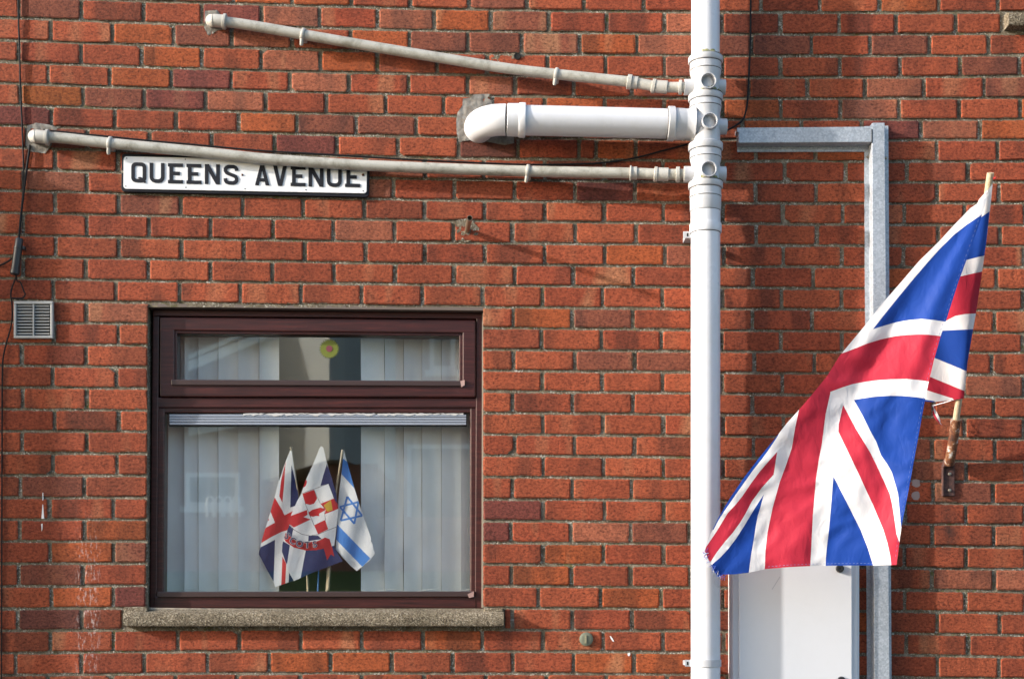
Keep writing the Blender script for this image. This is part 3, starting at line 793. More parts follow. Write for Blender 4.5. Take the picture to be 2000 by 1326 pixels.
def text_mesh(ch, px, py, d, size, rot, mat, parent, name='letter', off=0.0, thick=.0006):
    c = bpy.data.curves.new('t', 'FONT'); c.body = ch; c.size = size; c.align_x = 'CENTER'; c.align_y = 'CENTER'; c.offset = off; c.extrude = thick
    o = bpy.data.objects.new('t', c); COL.objects.link(o)
    me = bpy.data.meshes.new_from_object(o.evaluated_get(bpy.context.evaluated_depsgraph_get()))
    bpy.data.objects.remove(o)
    me.transform(Matrix.Translation(P(px, py, d)) @ Matrix.Rotation(math.radians(90), 4, 'X') @ Matrix.Rotation(math.radians(rot), 4, 'Z'))
    me.materials.clear(); me.materials.append(mat); me.name = name
    return link(bpy.data.objects.new(name, me), parent)
for ch, x, y, a in (('S',312,826,-42),('C',361,868,-26),('O',420,893,-11),('T',487,902,2),('S',552,897,10)):
    px, py = c3([(x, y)])[0]
    text_mesh(ch, px, py, DF+.0165, 0.034, a, M('letter_white', (0.7, 0.7, 0.72), 0.7), fm, 'letter_outline', 0.0016, .0004)
    text_mesh(ch, px, py, DF+.0178, 0.034, a, MBLUE, fm, 'letter', 0.0004, .0004)

fi = thing('small_flag', P(665, 1160, DF), 'small white flag with blue stripes and six-pointed star, rightmost of the three', 'flag', 'small flags in the window')
def tri_band(pts, w):
    cx = sum(p[0] for p in pts)/3; cy = sum(p[1] for p in pts)/3
    return [thick_path([pts[i], pts[(i+1) % 3]], w) for i in range(3)]
star = [(c3(b), 1) for t in ([(832,484),(962,648),(776,690)], [(928,530),(893,718),(768,572)]) for b in tri_band(t, 17)]
cloth('cloth', c3([(803,88),(815,130),(830,180),(890,400),(940,560),(970,650),(1030,820),(1070,975),(1030,1030),(970,1080),(915,1125),(860,1080),(790,1005),(735,940),(735,850),(745,740),(750,600),(760,460),(785,260)]),
 [(c3([(795,155),(840,190),(905,425),(783,290)]),1), (c3([(744,722),(1032,1018),(962,1088),(733,852)]),1)]+star,
 [MWHITE, MSKY], wav(2.2, DF+.004), fi, step=3.5)
stick(fi, [(793,80),(735,440),(700,700),(668,1290)], 0.0048, None, DF-.008)

# ------------------------------------------------------------------ soil stack
CS = 0.098
st = thing('soil_stack', P(1378, 1326, CS), 'tall white plastic soil stack with a branch pipe turning into the wall', 'drain pipe')
fz = fs(CS); AX = (1378-XC)*fz
def SP(py): return ZE+(YC-py)*fz
def lathe(name, prof, mat, parent, x=1378, seg=48):
    return revolve(name, [(SP(y)-ZE, r*fz) for y, r in prof], Vector(((x-XC)*fz, -CS, ZE)), Vector((0,0,1)), mat, parent, seg)
lathe('upper_pipe', [(-400,27.5),(118,27.5)], PVC, st)
def ring(y0, y1): return [(y0-1,29),(y0,32.4),(y0+1.2,33.6),(y1-1.5,33.6),(y1,32.6),(y1+.4,30.4)]
f1 = lathe('boss_fitting', ring(113,124)+[(136.5,30.4),(137,31.4),(138.6,31.4),(139.4,30.4),(144,30.2),(151,28.4),(180,28.2),(188,28.2)], FIT, st)
f2 = lathe('tee_fitting', ring(186,198)+[(208,30.4),(208.6,31.4),(210.4,31.4),(211,30.4),(215,30.2),(221,28.4),(284,28.4)], FIT, st)
f3 = lathe('boss_fitting', ring(281.5,295)+[(307,30.4),(307.6,31.2),(309.4,31.2),(310,30.3),(314,30),(321,28),(352,28),(356,29),(360,30)], FIT, st)
f4 = lathe('socket', ring(357,369)+[(383,30.4),(383.6,31.3),(385.6,31.3),(386.2,30.4),(412.5,30.2),(413.2,29.9),(413.3,28.5)], FIT, st)
lathe('coupling', [(411,28.9),(438,28.9),(438.6,30.9),(440,31.2),(454,31.2),(455.6,30.6),(455.7,28.3)], PVC, st)
lathe('lower_pipe', [(450,28.4),(2042,28.4)], PVC, st)
for fit, y, x in ((f1, 171, 1378), (f2, 248, 1381), (f3, 341, 1379)):
    c = Vector(((x-XC)*fz, -CS, SP(y)))
    for dr, ln in ((Vector((0,-1,0)), 0.072), (Vector((1,0,0)), 0.071)):
        revolve('boss', [(0.0, 0.032), (0.047, 0.0305), (0.053, 0.0285), (ln-.001, 0.0283), (ln, 0.0278), (ln, 0.0252), (ln-.030, 0.0235), (ln-.031, 0.0)], c, dr, FIT, fit, 32)
SEAL_SHADE = M('seal_groove_shade', (0.05, 0.05, 0.05), 0.7)  # thin dark rings paint the groove shade along the seal lines
for fit, y1, rr in ((f1, 124.7, 30.7), (f2, 198.7, 30.7), (f3, 295.7, 30.7), (f4, 369.7, 30.7), (f1, 139.6, 30.7), (f2, 211.2, 30.7), (f3, 310.2, 30.6), (f4, 386.4, 30.7), (f4, 413.4, 29.2), (st, 456.2, 28.9), (f1, 112.6, 28.6)):
    lathe('seal_shade_ring', [(y1-.55, rr-1.4), (y1-.5, rr), (y1+.55, rr), (y1+.6, rr-1.4)], SEAL_SHADE, fit)
for y in (171, 341):
    c = Vector((AX, -CS, SP(y)))
    fit = f1 if y == 171 else f3
    revolve('boss', [(0.0, 0.031), (0.05, 0.030), (0.055, 0.0285), (0.078, 0.0283), (0.078, 0.02)], c, Vector((-1,0,0)), FIT, fit, 32)
# tee branch and swept bend into the wall
bdir = (Vector((P(1012,234.5,CS).x-AX, 0, SP(234.5)-SP(243.5)))).normalized()
c = Vector((AX, -CS, SP(244)))
L0 = lambda px: (1378-px)*fz
revolve('branch', [(0.0, 28.6*fz), (L0(1352), 28.8*fz), (L0(1340), 28.8*fz), (L0(1336), 29.6*fz), (L0(1318), 30.2*fz), (L0(1316), 33*fz), (L0(1304.5), 33*fz), (L0(1303), 31.6*fz), (L0(1302.8), 27.6*fz)], c, bdir, FIT, f2, 48)
flare = []
# fillet between branch and stack body
revolve('branch_fillet', [(L0(1356), 34.0*fz), (L0(1350), 31.2*fz), (L0(1343), 29.4*fz), (L0(1336), 28.7*fz)], c, bdir, FIT, f2, 48)
revolve('seal_shade_ring', [(L0(1303.4), 30*fz), (L0(1303.4), 31.0*fz), (L0(1302), 31.0*fz), (L0(1302), 27*fz)], c, bdir, SEAL_SHADE, f2, 48)
revolve('branch_pipe', [(L0(1312), 28.2*fz), (L0(1020), 28.6*fz)], c, bdir, PVC, st, 48)
eb = []
e0 = c + bdir*L0(1012)
R_ = 0.098
seg = 14
bend0 = c + bdir*L0(988)
for k in range(seg+1):
    a = math.pi/2*k/seg
    eb.append(bend0 + bdir*(R_*math.sin(a)) + Vector((0,1,0))*(R_*(1-math.cos(a))))
eb.append(eb[-1]+Vector((0,.06,0)))
elb = tube('swept_bend', eb, 0.0560, PVC, st, 40)
revolve('bend_socket', [(L0(1026.5), 28*fz), (L0(1026.4), 31.8*fz), (L0(1025), 33*fz), (L0(1015), 33*fz), (L0(1013), 32*fz), (L0(1012.6), 31.4*fz), (L0(994), 31*fz), (L0(991), 30.8*fz), (L0(990), 29.2*fz)], c, bdir, PVC, elb, 48)
# moss sitting on the socket rims
for y, r0 in ((112.4, 27.6), (185, 28.4), (356.4, 28.6)):
    V = []; F = []; n = 40
    for k in range(n+1):
        a = math.radians(-115+150*k/n); h = max(0.0, noise.noise(Vector((k*.3, y, 0)))*7+5.5)
        for rr, yy in ((r0+.25, y-h), (r0+1.5, y-h*.4), (r0+4.6, y-.5)):
            V.append(Vector((AX+math.cos(a)*rr*fz, -CS+math.sin(a)*rr*fz, SP(yy))))
    for k in range(n):
        for q in range(2): F.append((k*3+q, (k+1)*3+q, (k+1)*3+q+1, k*3+q+1))
    mesh('algae', V, F, ALGAE, st, 60)
def bracket(y0, y1, strap):
    b = prism('bracket', R4(1334.5 if y0 < 600 else 1338, y0, 1352, y1), CS-.010, CS-.0065, GALV if strap else FIT, st, .001)
    prism('slot', R4(1341.5, y0+3.5, 1344.5, y1-3), CS-.011, CS-.0058, DARK, b)
    prism('standoff', R4(1340, y0+2, 1356, y1-2), -0.002, CS-.0102, GALV, b)
    if strap:
        lathe('strap', [(y0-.5,29),(y0-.4,30.4),(y1-.2,30.4),(y1,29)], FIT, b)
bracket(452, 465, False); bracket(1288, 1301, True)

# ------------------------------------------------------------------ waste pipes
def waste(label, pts, dl, dr_, elbow, clips, rings, rp, yb):
    t = thing('waste_pipe', P(pts[0][0], pts[0][1], 0.04), label, 'drain pipe', 'waste pipes running to the stack')
    x0, x1 = pts[0][0], pts[-1][0]
    dep = lambda x: lerp(dl, dr_, max(0, (x-x0)/(x1-x0))**5)
    W = cr([P(x, y, dep(x)) for x, y in pts], 8)
    tube('pipe', W, rp, PVCO, t, 24)
    def at(px):
        best = min(range(len(W)-1), key=lambda i: abs((W[i].x)/fs(-W[i].y)+XC-px))
        a, b = W[best], W[best+1]; return a, (b-a).normalized()
    # elbow turning into the wall
    ex, ey = elbow; p0, dirv = at(ex+26); p0 = P(ex+33, pts[0][1], dl)
    ctr = P(ex+11, ey, dl)
    ep = [P(ex+40, pts[0][1]+1, dl), P(ex+22, ey+.4, dl), P(ex+14, ey, dl-.003), P(ex+11, ey, dl-.018), P(ex+11, ey+1, -.02)]
    eo = tube('elbow', cr(ep, 6), rp*1.24, WFIT, t, 24)
    revolve('elbow_dome', [(0, rp*1.24), (0.006, rp*1.16), (0.012, rp*.92), (0.016, rp*.5), (0.018, 0)], P(ex+13, ey, dl), Vector((-1,0,0)), WFIT, eo, 24)
    revolve('collar', [(-.006, rp*1.05), (-.006, rp*1.42), (-.005, rp*1.5), (.004, rp*1.5), (.005, rp*1.42), (.005, rp*1.05)], P(ex+36, pts[0][1]+.8, dl), dirv, WFIT, eo, 24)
    for cx_ in clips:
        p, dv = at(cx_)
        cl = revolve('clip', [(-.0065, rp*1.02), (-.0065, rp*1.18), (-.004, rp*1.26), (.004, rp*1.26), (.0065, rp*1.18), (.0065, rp*1.02)], p, (dv+Vector((0,0,-.10))).normalized(), WFIT, t, 24)
        dd = -p.y
        q = p + Vector((-.003, 0, -rp*1.28))
        tube('clip_tail', [q+Vector((0, -.008, .012)), q+Vector((-.002, -.004, -.006)), q+Vector((-.003, .004, -.012))], 0.0065, WFIT, cl, 10)
        box('clip_foot', (p.x-.011, -dd+rp*.6, p.z-rp*1.0), (p.x+.011, 0.004, p.z+rp*1.0), WFIT, cl, .003)
    for i, (ra, rb, k) in enumerate(rings):
        p, dv = at(ra); q, _ = at(rb)
        L = max((q-p).length, .006)
        revolve('compression_ring' if k > 1.3 else 'sleeve', [(0, rp*.98), (0, rp*(k-.08)), (.0015, rp*k), (L-.0015, rp*k), (L, rp*(k-.08)), (L, rp*.98)], p, (q-p) if L > .007 else dv, WFIT, t, 24)
    return t
waste('slim cream waste pipe sloping across the top, joining the highest boss', [(430,42),(500,52),(700,87),(900,120),(1000,135.5),(1100,147),(1225,160),(1262,166),(1290,170.5),(1310,171),(1352,171)],
      0.036, CS, (403,41), (581, 1093), [(1227,1233,1.42),(1233,1247,1.2),(1275,1281,1.35),(1281,1303,1.22),(1323,1331,1.4),(1337,1345,1.5)], 0.0187, 171)
waste('slim cream waste pipe crossing in front of the street name plate', [(90,268),(125,270.6),(250,284),(400,298),(500,309),(620,318),(750,325),(1000,334),(1230,338.5),(1270,340),(1300,341),(1352,341)],
      0.038, CS, (57,267), (218, 1047), [(1230,1236,1.4),(1236,1248,1.2),(1277,1283,1.35),(1283,1303,1.22),(1322,1331,1.4),(1337,1345,1.5)], 0.0195, 341)

# ------------------------------------------------------------------ street name plate
sg = thing('street_sign', P(480, 384, 0), 'white street name plate with black raised letters and black backing board', 'sign')
def skew(pl): return pl
back = [(237.5+a, b) for a, b in []]
def rquad(TL, TR, BR, BL, r):
    def uv(u, v):
        return (lerp(lerp(TL[0],TR[0],u), lerp(BL[0],BR[0],u), v), lerp(lerp(TL[1],TR[1],u), lerp(BL[1],BR[1],u), v))
    w_, h_ = TR[0]-TL[0], BL[1]-TL[1]
    return [uv(x/w_, y/h_) for x, y in rrect(0, 0, w_, h_, r)]
prism('backing_board', rquad((238,300),(722,314),(720,385),(236.5,374), 7), -0.004, 0.014, SIGNB, sg, .001)
prism('plate', rquad((241.5,305.5),(717,315.5),(716,378),(241,369), 6), 0.014, 0.0185, SIGNW, sg, .001)
def glyph(ch):
    t = 28
    if ch == 'U': return [[thick_path([(14,0),(14,60),(14,108),(18,124),(29,136),(45,141),(72,141),(88,136),(99,124),(103,108),(103,60),(103,0)], t)]]
    if ch == 'S': return [[thick_path([(103,46),(101,32),(92,20),(76,14),(42,14),(25,20),(15,33),(15,48),(24,62),(40,70),(78,84),(95,93),(103,108),(101,124),(91,136),(75,141),(42,141),(25,136),(16,124),(14,106)], t-1)]]
    if ch == 'E': return [[[(0,0),(117,0),(117,26),(40,26),(40,64),(92,64),(92,90),(40,90),(40,129),(117,129),(117,155),(0,155),(0,131),(11,129),(11,26),(0,24)]]]
    if ch == 'N': return [[[(0,0),(32,0),(88,98),(88,0),(117,0),(117,155),(86,155),(28,54),(28,155),(0,155)]]]
    if ch == 'A': return [[[(40,0),(72,0),(112,155),(83,155),(76,126),(36,126),(29,155),(0,155)], [(56,38),(70,101),(42,101)]]]
    if ch == 'V': return [[[(0,0),(31,0),(55,108),(78,0),(108,0),(70,155),(39,155)]]]
    if ch == 'Q': return [[rrect(0,0,117,155,36), rrect(28,26,89,129,16)], [[(52,124),(58,113),(78,114),(118,152),(104,160),(82,142),(66,128)]]]
for ch, x, y in (('Q',105,109),('U',248,113),('E',392,117),('E',536,121),('N',680,123),('S',826,127),('A',1072,132),('V',1213,136),('E',1350,139),('N',1490,142),('U',1633,145),('E',1775,146)):
    for i, outl in enumerate(glyph(ch)):
        pl = [[(230+(x+u)/4, 290+(y+v+u*.02)/4) for u, v in o] for o in outl]
        solid2d('letter' if i == 0 else 'letter_tail', pl, 0.0207+.0004*i, 0.0022, SIGNB, sg)
for x, y, r_ in ((973,208,9),(1917,208,11)):
    revolve('screw', [(0,.0),(0,r_/4*fs(.02)),(-.002,r_/4*fs(.02)*.9),(-.003,0)], P(230+x/4, 290+y/4, 0.0185), Vector((0,1,0)), M('rusty_screw', (0.10,0.045,0.03), .6, .5), sg, 14)
for x, y in ((70,78),(528,87),(63,296),(532,305),(995,317),(1470,325),(1917,333)):
    revolve('rivet', [(0,.0),(0,.0022),(-.0008,.002),(-.001,0)], P(230+x/4, 290+y/4, 0.0186), Vector((0,1,0)), SIGNB, sg, 10)
revolve('screw', [(0,0),(0,.0045),(-.002,.004),(-.0025,0)], P(239.5, 336, 0.0142), Vector((0,1,0)), SCREW, sg, 12)

# ------------------------------------------------------------------ galvanised trunking
tr = thing('steel_trunking', P(1715, 1326, 0), 'galvanised steel cable trunking in an upside-down L beside the flag', 'trunking')
dt = 0.048
prism('cross_run', [(1442.5,254),(1704,251.5),(1704,278),(1442.5,279.5)], 0.003, dt, GALV, tr, .002)
prism('flange', [(1440,250),(1703,248),(1703,256),(1440,258)], -0.002, 0.0485, GALV, tr)
prism('flange', [(1440,283),(1700,281),(1700,296.5),(1440,297)], -0.002, 0.004, GALV, tr)
prism('end_seam', [(1702.6,253),(1704.2,253),(1704.2,279),(1702.6,279)], 0.02, 0.0508, DARK, tr)
prism('down_run', [(1703,241),(1706,240),(1728,240),(1738,1340),(1745,2030),(1718,2030),(1707.5,1340)], 0.003, 0.050, GALV, tr, .002)
prism('flange', [(1688,247),(1735,246),(1741.5,1340),(1748,2030),(1700,2030),(1693.5,1340)], -0.002, 0.003, GALV, tr)
prism('corner_cap', [(1690,247.5),(1698,247),(1704,241.5),(1704,252),(1690,252)], 0.03, 0.0495, GALV, tr)
for x, y in ((1695, 307), (1730.2, 309)):
    revolve('screw', [(0,0),(0,.0055),(-.003,.005),(-.004,.003),(-.004,0)], P(x, y, 0.004), Vector((0,1,0)), SCREW, tr, 14)

# ------------------------------------------------------------------ white cabinet
cb = thing('utility_cabinet', P(1555, 1480, 0), 'tall white utility cabinet on the wall below the big flag', 'cabinet')
prism('case', R4(1426, 1084, 1679, 1640), -0.004, 0.044, CAB, cb, .006)
prism('frame_edge', R4(1430, 1085, 1676, 1638), 0.044, 0.063, CAB, cb, .008)
prism('door', R4(1443.5, 1087, 1665, 1634), 0.063, 0.078, CAB, cb, .004)
for x, y in ((1640, 1110), (1643, 1328)):
    q = revolve('screw_cap', [(-.009,.0),(-.009,.0045),(-.0105,.005),(-.011,.011),(-.010,.0138),(-.004,.0148),(0,.0148)], P(x, y, 0.078), Vector((0,1,0)), BLACK, cb, 24)
prism('scratch', [(1507.5,1150),(1523,1125.5),(1524,1126),(1508.5,1151)], 0.077, 0.0783, M('scratch_grey', (.4,.42,.47), .6), cb)

# ------------------------------------------------------------------ flag, pole, bracket
def dpole(y): return lerp(0.035, 0.46, (900-y)/562)
def ppole(y, off=0): return P(lerp(1856, 1934.5, (900-y)/562)+off, y, dpole(y))
pole = thing('flag_pole', ppole(860), 'pale wooden flag pole leaning out from the wall', 'pole')
tube('dowel', [ppole(y) for y in range(880, 336, -20)]+[ppole(338)], 0.0118, WOOD, pole, 16)
revolve('pin', [(0,0),(0,.003),(-.012,.003),(-.013,0)], P(1940.5, 349, dpole(349)+.008), Vector((-.4,1,0)), M('pin_red', (.4,.02,.02), .5), pole, 8)
brk = thing('pole_bracket', P(1854, 968, 0), 'rusty steel socket bracket screwed to the bricks holding the pole', 'bracket')
tube('socket', [ppole(820), ppole(848), ppole(880), P(1855, 897, .032), P(1854, 905, .020)], [.0178,.0178,.0180,.0185,.0185], RUST, brk, 20)
tube('socket_rim', [ppole(819), ppole(823)], 0.0188, RUST, brk, 20)
def neck():
    a = [(1845,896),(1864.5,893),(1865,912),(1842,912)]
    return prism('neck', a, 0.001, 0.022, DRUST, brk, .004)
neck()
prism('back_plate', [(1842,908),(1864.5,908),(1865,968.5),(1841.5,968.5)], -0.003, 0.009, DRUST, brk, .002)
prism('plate_edge', [(1841.2,906),(1844.2,908),(1843.6,968.5),(1841,968.5)], -0.003, 0.015, DRUST, brk, .001)
for y in (925.6, 957.5):
    revolve('screw', [(0,0),(0,.0068),(-.003,.006),(-.005,.003),(-.0052,0)], P(1854.6, y, 0.009), Vector((0,1,0)), SCREW, brk, 14)

flg = thing('union_flag', ppole(780), 'large frayed union flag blowing from the leaning wooden pole', 'flag')
def dfront(x, y):
    t = (y-360)/745.0
    right = lerp(0.475, 0.44, t); left = lerp(0.475, 0.325, t)
    xr = interp([359,394,494,626,745,889,1026,1103],[1938,1926,1893,1848,1814,1787,1761,1751], y)
    xl = interp([359,407,474,552,639,735,853,931,1012,1075,1126],[1938,1895,1832,1759,1687,1615,1516,1454,1402,1376,1400], y)
    u = min(1, max(0, (xr-x)/max(40, xr-xl)))
    amp = min(1, max(0, t*1.6))
    d = lerp(right, left, u)
    d += amp*(0.016*math.sin(u*5.6+t*2.2+.3) + 0.007*math.sin(u*11-t*4) + 0.003*math.sin(u*21+t*9))
    d += 0.006*amp*math.sin(t*9+u*3)
    q = noise.noise(Vector((x*.016+y*.007, y*.010-x*.004, 2.0)))
    d += amp*(0.007*q + 0.0032*(1-abs(noise.noise(Vector((x*.022+y*.012, y*.02, 7.0))))*3))
    d += 0.0010*noise.noise(Vector((x*.06, y*.05, 4.0)))
    return d
def hemx(y): return interp([359,394,447,494,552,626,657,700,745,785,889,1026,1103],[1938.6,1926,1909.6,1893,1871.6,1848,1837,1825,1814,1806,1787,1761,1751], y)
B1 = [(1920,418),(1890,438),(1862.5,459.5),(1836,486),(1812.5,512),(1785,544),(1757.5,577),(1730,611),(1705,643),(1727,636),(1750,629.5),(1775,625),(1800,623),(1824,625),(1850,629),(1880,545),(1905,470)]
RB = [(1840,656.6),(1812,653.6),(1795.6,653),(1772,654),(1748.6,656.6),(1720,663),(1694,671),(1651,688),(1610,700),(1560,760),(1555,806),(1560.7,800),(1553.6,832),(1546.5,874.7),(1535,909),(1523,940.8),(1508.7,992.7),(1499,1040),(1495,1075),(1493.6,1115),(1582,1115),(1585,1060),(1587.6,1007),(1593.7,936),(1599,900),(1605.5,865),(1612.6,808.6),(1621,771),(1622,765),(1645,756.5),(1667,749.6),(1690,745.5),(1714,742.5),(1742,740.5),(1770.8,740),(1795,742),(1820,746)]
B2 = [(1667.8,781),(1690,777),(1714,774),(1738,772.8),(1761,773),(1785,775),(1812,779),(1790,889),(1764,1030),(1760,1028),(1757.5,1002),(1754,964),(1742,922),(1733,906),(1721,889),(1711.7,863),(1698,838),(1685.8,813)]
RD = [(1646.6,790.6),(1672,838),(1700,884),(1711.7,907.7),(1725,936),(1737.7,964),(1744,993),(1748,1021),(1751,1043),(1758,1063),(1751,1110),(1741.5,1110),(1739,1085),(1733,1059),(1725,1033),(1714,1007),(1705,985),(1695,964),(1679,929),(1662,893.6),(1637.6,843),(1638.5,827.5)]
B3 = [(1627.7,930),(1640,954),(1652.7,978.6),(1667,1007),(1681,1035),(1694,1068),(1708,1112),(1612.6,1112),(1613,1090),(1615,1068),(1619,1035),(1622,1002),(1625,966)]
B4 = [(1522,845),(1518,853),(1500,880),(1487.5,897),(1470,919),(1454.4,941),(1436,967),(1416.7,995),(1404,1014),(1394,1033),(1370,1050),(1380,980),(1480,860)]
RL = [(1518,882),(1500,902),(1482.8,922),(1466,945),(1449.7,969),(1436,986),(1421,1002),(1400,1037),(1376,1072),(1370,1080),(1387,1098),(1400,1078),(1416.7,1056.5),(1431,1040),(1445,1021),(1457,1001),(1468.6,978.6),(1488,952),(1511,926.6)]
B5 = [(1492,965),(1486,987),(1480,1007),(1476,1028),(1473,1049),(1467,1083),(1461.5,1125),(1400,1140),(1388,1104),(1406,1089),(1421,1073),(1438,1051),(1454,1026),(1472,996)]
cloth('front_cloth', FLAG_OUT, [(B1,2),(RB,1),(B2,2),(RD,1),(B3,2),(B4,2),(RL,1),(B5,2)], [WHITE, RED, BLUE], dfront, flg, step=7)
BACK = [(1938.6,360),(1936,389),(1931,432),(1926,475.6),(1917,540),(1907.8,602),(1898.5,655),(1889.7,707),(1882.5,778),(1857,781.5),(1835,784),(1821,785),(1800,783),(1790,740),(1815,690),(1830,610),(1855,540),(1880,470),(1912,390)]
def dback(x, y):
    pr = interp([360,778],[1938,1882], y)
    u = (pr-x)/90.0
    d = dpole(y) + 0.0185 + 0.005*math.sqrt(max(0, 1-(max(0, .12-u)/.12)**2))
    return d - 0.05*max(0, u-.1) + 0.008*math.sin(u*6+y*.02)
bb = [([(1945,405),(1933,413),(1923.4,499),(1889.7,507.5),(1870,512),(1905,430),(1917,424)],2),
      ([(1930,529),(1916.9,530.6),(1877,539.7),(1850,546),(1835,630),(1849,625.8),(1866,617),(1884,613.5),(1910,612)],1),
      ([(1905,642.5),(1898.8,643),(1842.7,645.7),(1820,648),(1800,690),(1828,700),(1887,724.6),(1895,728)],2),
      ([(1895,768),(1882.5,763),(1817,736),(1790,725),(1790,752),(1813,763),(1861,778),(1870,790),(1890,790)],1),
      ([(1795,778),(1812,781),(1826,783.5),(1821,790),(1795,790)],2)]
cloth('back_cloth', BACK, bb, [WHITE, RED, BLUE], dback, flg, step=6)
# stitching along the hems and frayed threads at the torn corner
STI = M('stitch_thread', (.16, .20, .42), .8)
def stitches(pts, across):
    V = []; F = []
    for (xa, ya), (xb, yb) in pts:
        for xx, yy in ((xa, ya), (xb, yb)):
            for o_ in (-.3, .3): V.append(P(xx+(o_ if across else 0), yy+(0 if across else o_), dfront(xx, yy)+.0022))
        b = len(V)-4; F.append((b, b+1, b+3, b+2))
    o_ = mesh('stitching', V, F, STI, flg); o_['kind'] = 'stuff'
hb = lambda x: interp([1494,1540,1582,1640,1704,1751],[1110.8,1107,1105,1104,1103.7,1102.7], x)-4
stitches([((hemx(y)-4, y), (hemx(y+4.5)-4, y+4.5)) for y in [420+i*9.6 for i in range(70)]], True)
stitches([((x, hb(x)), (x+4, hb(x+4))) for x in [1500+i*7.2 for i in range(34)]], False)
THR = [M('thread_blue', (.06,.12,.5), .8), M('thread_white', (.7,.7,.75), .8), M('thread_red', (.5,.05,.08), .8)]
for k in range(46):
    if k < 18: x, y = random.uniform(1375,1385), random.uniform(1068,1090)
    else: x, y = random.uniform(1384,1418), random.uniform(1098,1122); y = 1093+(x-1384)*1.0+random.uniform(-3, 8); y = min(y, 1123)
    a = random.uniform(1.6, 3.6) if k >= 18 else random.uniform(2.2, 4.0)
    pts = [Vector((x, y))]
    for q in range(3):
        a += random.uniform(-.6, .6); pts.append(pts[-1]+Vector((math.cos(a), math.sin(a)))*random.uniform(2, 4.2))
    tube('thread', [P(p.x, p.y, dfront(x, y)+random.uniform(-.003,.004)) for p in pts], 0.0008, THR[random.choice((0,0,1,2) if k < 18 else (0,0,0,1))], flg, 4)
# cord end hanging below the hoist
tg = [P(1823,792,.045), P(1824,800,.045), P(1829,811,.045), P(1836,824,.045), P(1839,829,.045)]
def ribbon(pts, w_, mat, off):
    V = []; F = []
    for i, p in enumerate(pts):
        u = Vector((math.cos(.4+i*.35), .35*math.sin(i), -.35)).normalized()
        V += [p+u*w_*(off-.5), p+u*w_*(off+.5)]
    for i in range(len(pts)-1): F.append((2*i, 2*i+1, 2*i+3, 2*i+2))
    return mesh('hoist_tail', V, F, mat, flg)
tgs = cr(tg, 4); ribbon(tgs, .009, WHITE, -.2); ribbon([p+Vector((.0,.001,0)) for p in tgs], .007, RED, .9)
tube('hoist_cord', cr([ppole(778), P(1845,786,.07), P(1823,792,.045)], 5), 0.0016, THR[1], flg, 6)

# ------------------------------------------------------------------ air vent
vg = thing('vent_grille', P(65, 660, 0), 'small square grey louvred air vent left of the window', 'vent')
prism('back_box', R4(30, 592, 100, 657), -0.01, 0.004, DARK, vg)
for q in (R4(26.5,588,103,593.5), R4(26.5,655,103,660.5), R4(26.5,593.5,31.5,655), R4(98,593.5,103,655)):
    prism('rim', q, -0.006, 0.016, GREY, vg, .002)
for i in range(10):
    y = 595.2+i*6.0
    for a, b in ((33, 64), (66.2, 96.5)):
        fr = [P(a, y, .003), P(b, y, .003), P(b, y+3.6, .013), P(a, y+3.6, .013)]
        V = fr+[v+Vector((0, .0022, .0016)) for v in fr]
        mesh('louvre', V, [(0,1,2,3),(7,6,5,4),(0,4,5,1),(1,5,6,2),(2,6,7,3),(3,7,4,0)], GREY, vg)
prism('mullion', R4(63.6, 593, 66.4, 656), 0.0, 0.0145, GREY, vg)

# ------------------------------------------------------------------ cables
def cable(label, pts, r, grp=None):
    c_ = tube('cable', cr([P(*p) for p in pts], 6), r, CABLE, None, 8)
    return tag(c_, label, 'cable', grp)
cable('thin black cable running straight down the far left bricks', [(35.5,-400,.006),(36,0,.006),(38,90,.007),(40,180,.006),(43,240,.007),(46,330,.006),(45,375,.009),(40,430,.010),(37,470,.012)], .0034)
cable('thicker black lead dropping from the lower elbow to the black connector', [(58,284,.004),(57,296,.010),(52,330,.013),(46,380,.013),(40,430,.014),(37,470,.016)], .0044)
conn = thing('cable_connector', P(33, 540, 0), 'black cylindrical cable joint on the bricks above the air vent', 'connector')
a0, a1 = P(38, 466, .022), P(28.5, 537, .022); ax = a1-a0; Lc = ax.length
revolve('barrel', [(0,0),(0,.013),(.003,.0145),(Lc*.24,.0148),(Lc*.245,.0165),(Lc*.29,.0165),(Lc*.295,.0152),(Lc*.85,.0156),(Lc*.86,.0172),(Lc*.97,.0172),(Lc,.012),(Lc,0)], a0, ax, BLACK, conn, 24)
box('lug', (a0.x+.012, -.028, a0.z-.042), (a0.x+.021, -.006, a0.z-.028), BLACK, conn, .002)
cable('thin wire looping under the black connector and down past the vent', [(31,534,.016),(30,545,.012),(24,560,.010),(21,575,.010),(23,590,.008),(24,615,.008),(21,640,.008),(13,668,.008),(6,700,.008),(4.5,740,.006),(4,850,.006),(3.5,1000,.006),(3,1200,.006),(2.5,1400,.006),(2,1700,.006)], .0030)
cable('short wire loop hanging from the black connector', [(31,536,.014),(33,548,.012),(40,552,.012),(46,567,.012),(49,575,.013),(44,582,.012),(32,583,.011),(24,582,.010)], .0028)
cable('short wire leading left from the black connector out of view', [(26,503,.02),(18,509,.014),(8,515,.009),(-10,520,.006),(-80,530,.006)], .0034)
cable('black cable dropping from the top and passing behind the soil stack to the left', [(1466.5,-400,.006),(1466,0,.006),(1465,90,.007),(1462,160,.007),(1459,205,.008),(1452,232,.010),(1438,245,.014),(1418,256,.018),(1390,268,.02),(1340,283,.012),(1290,296,.009),(1240,309,.008),(1180,318,.008),(1120,321,.009),(1060,322,.012),(1000,321,.014),(900,317,.016),(800,312,.018),(700,306,.02),(600,300,.022),(500,294,.022),(380,283,.022),(300,276,.020),(200,266,.016),(120,258,.014),(84,254,.012)], .0036)
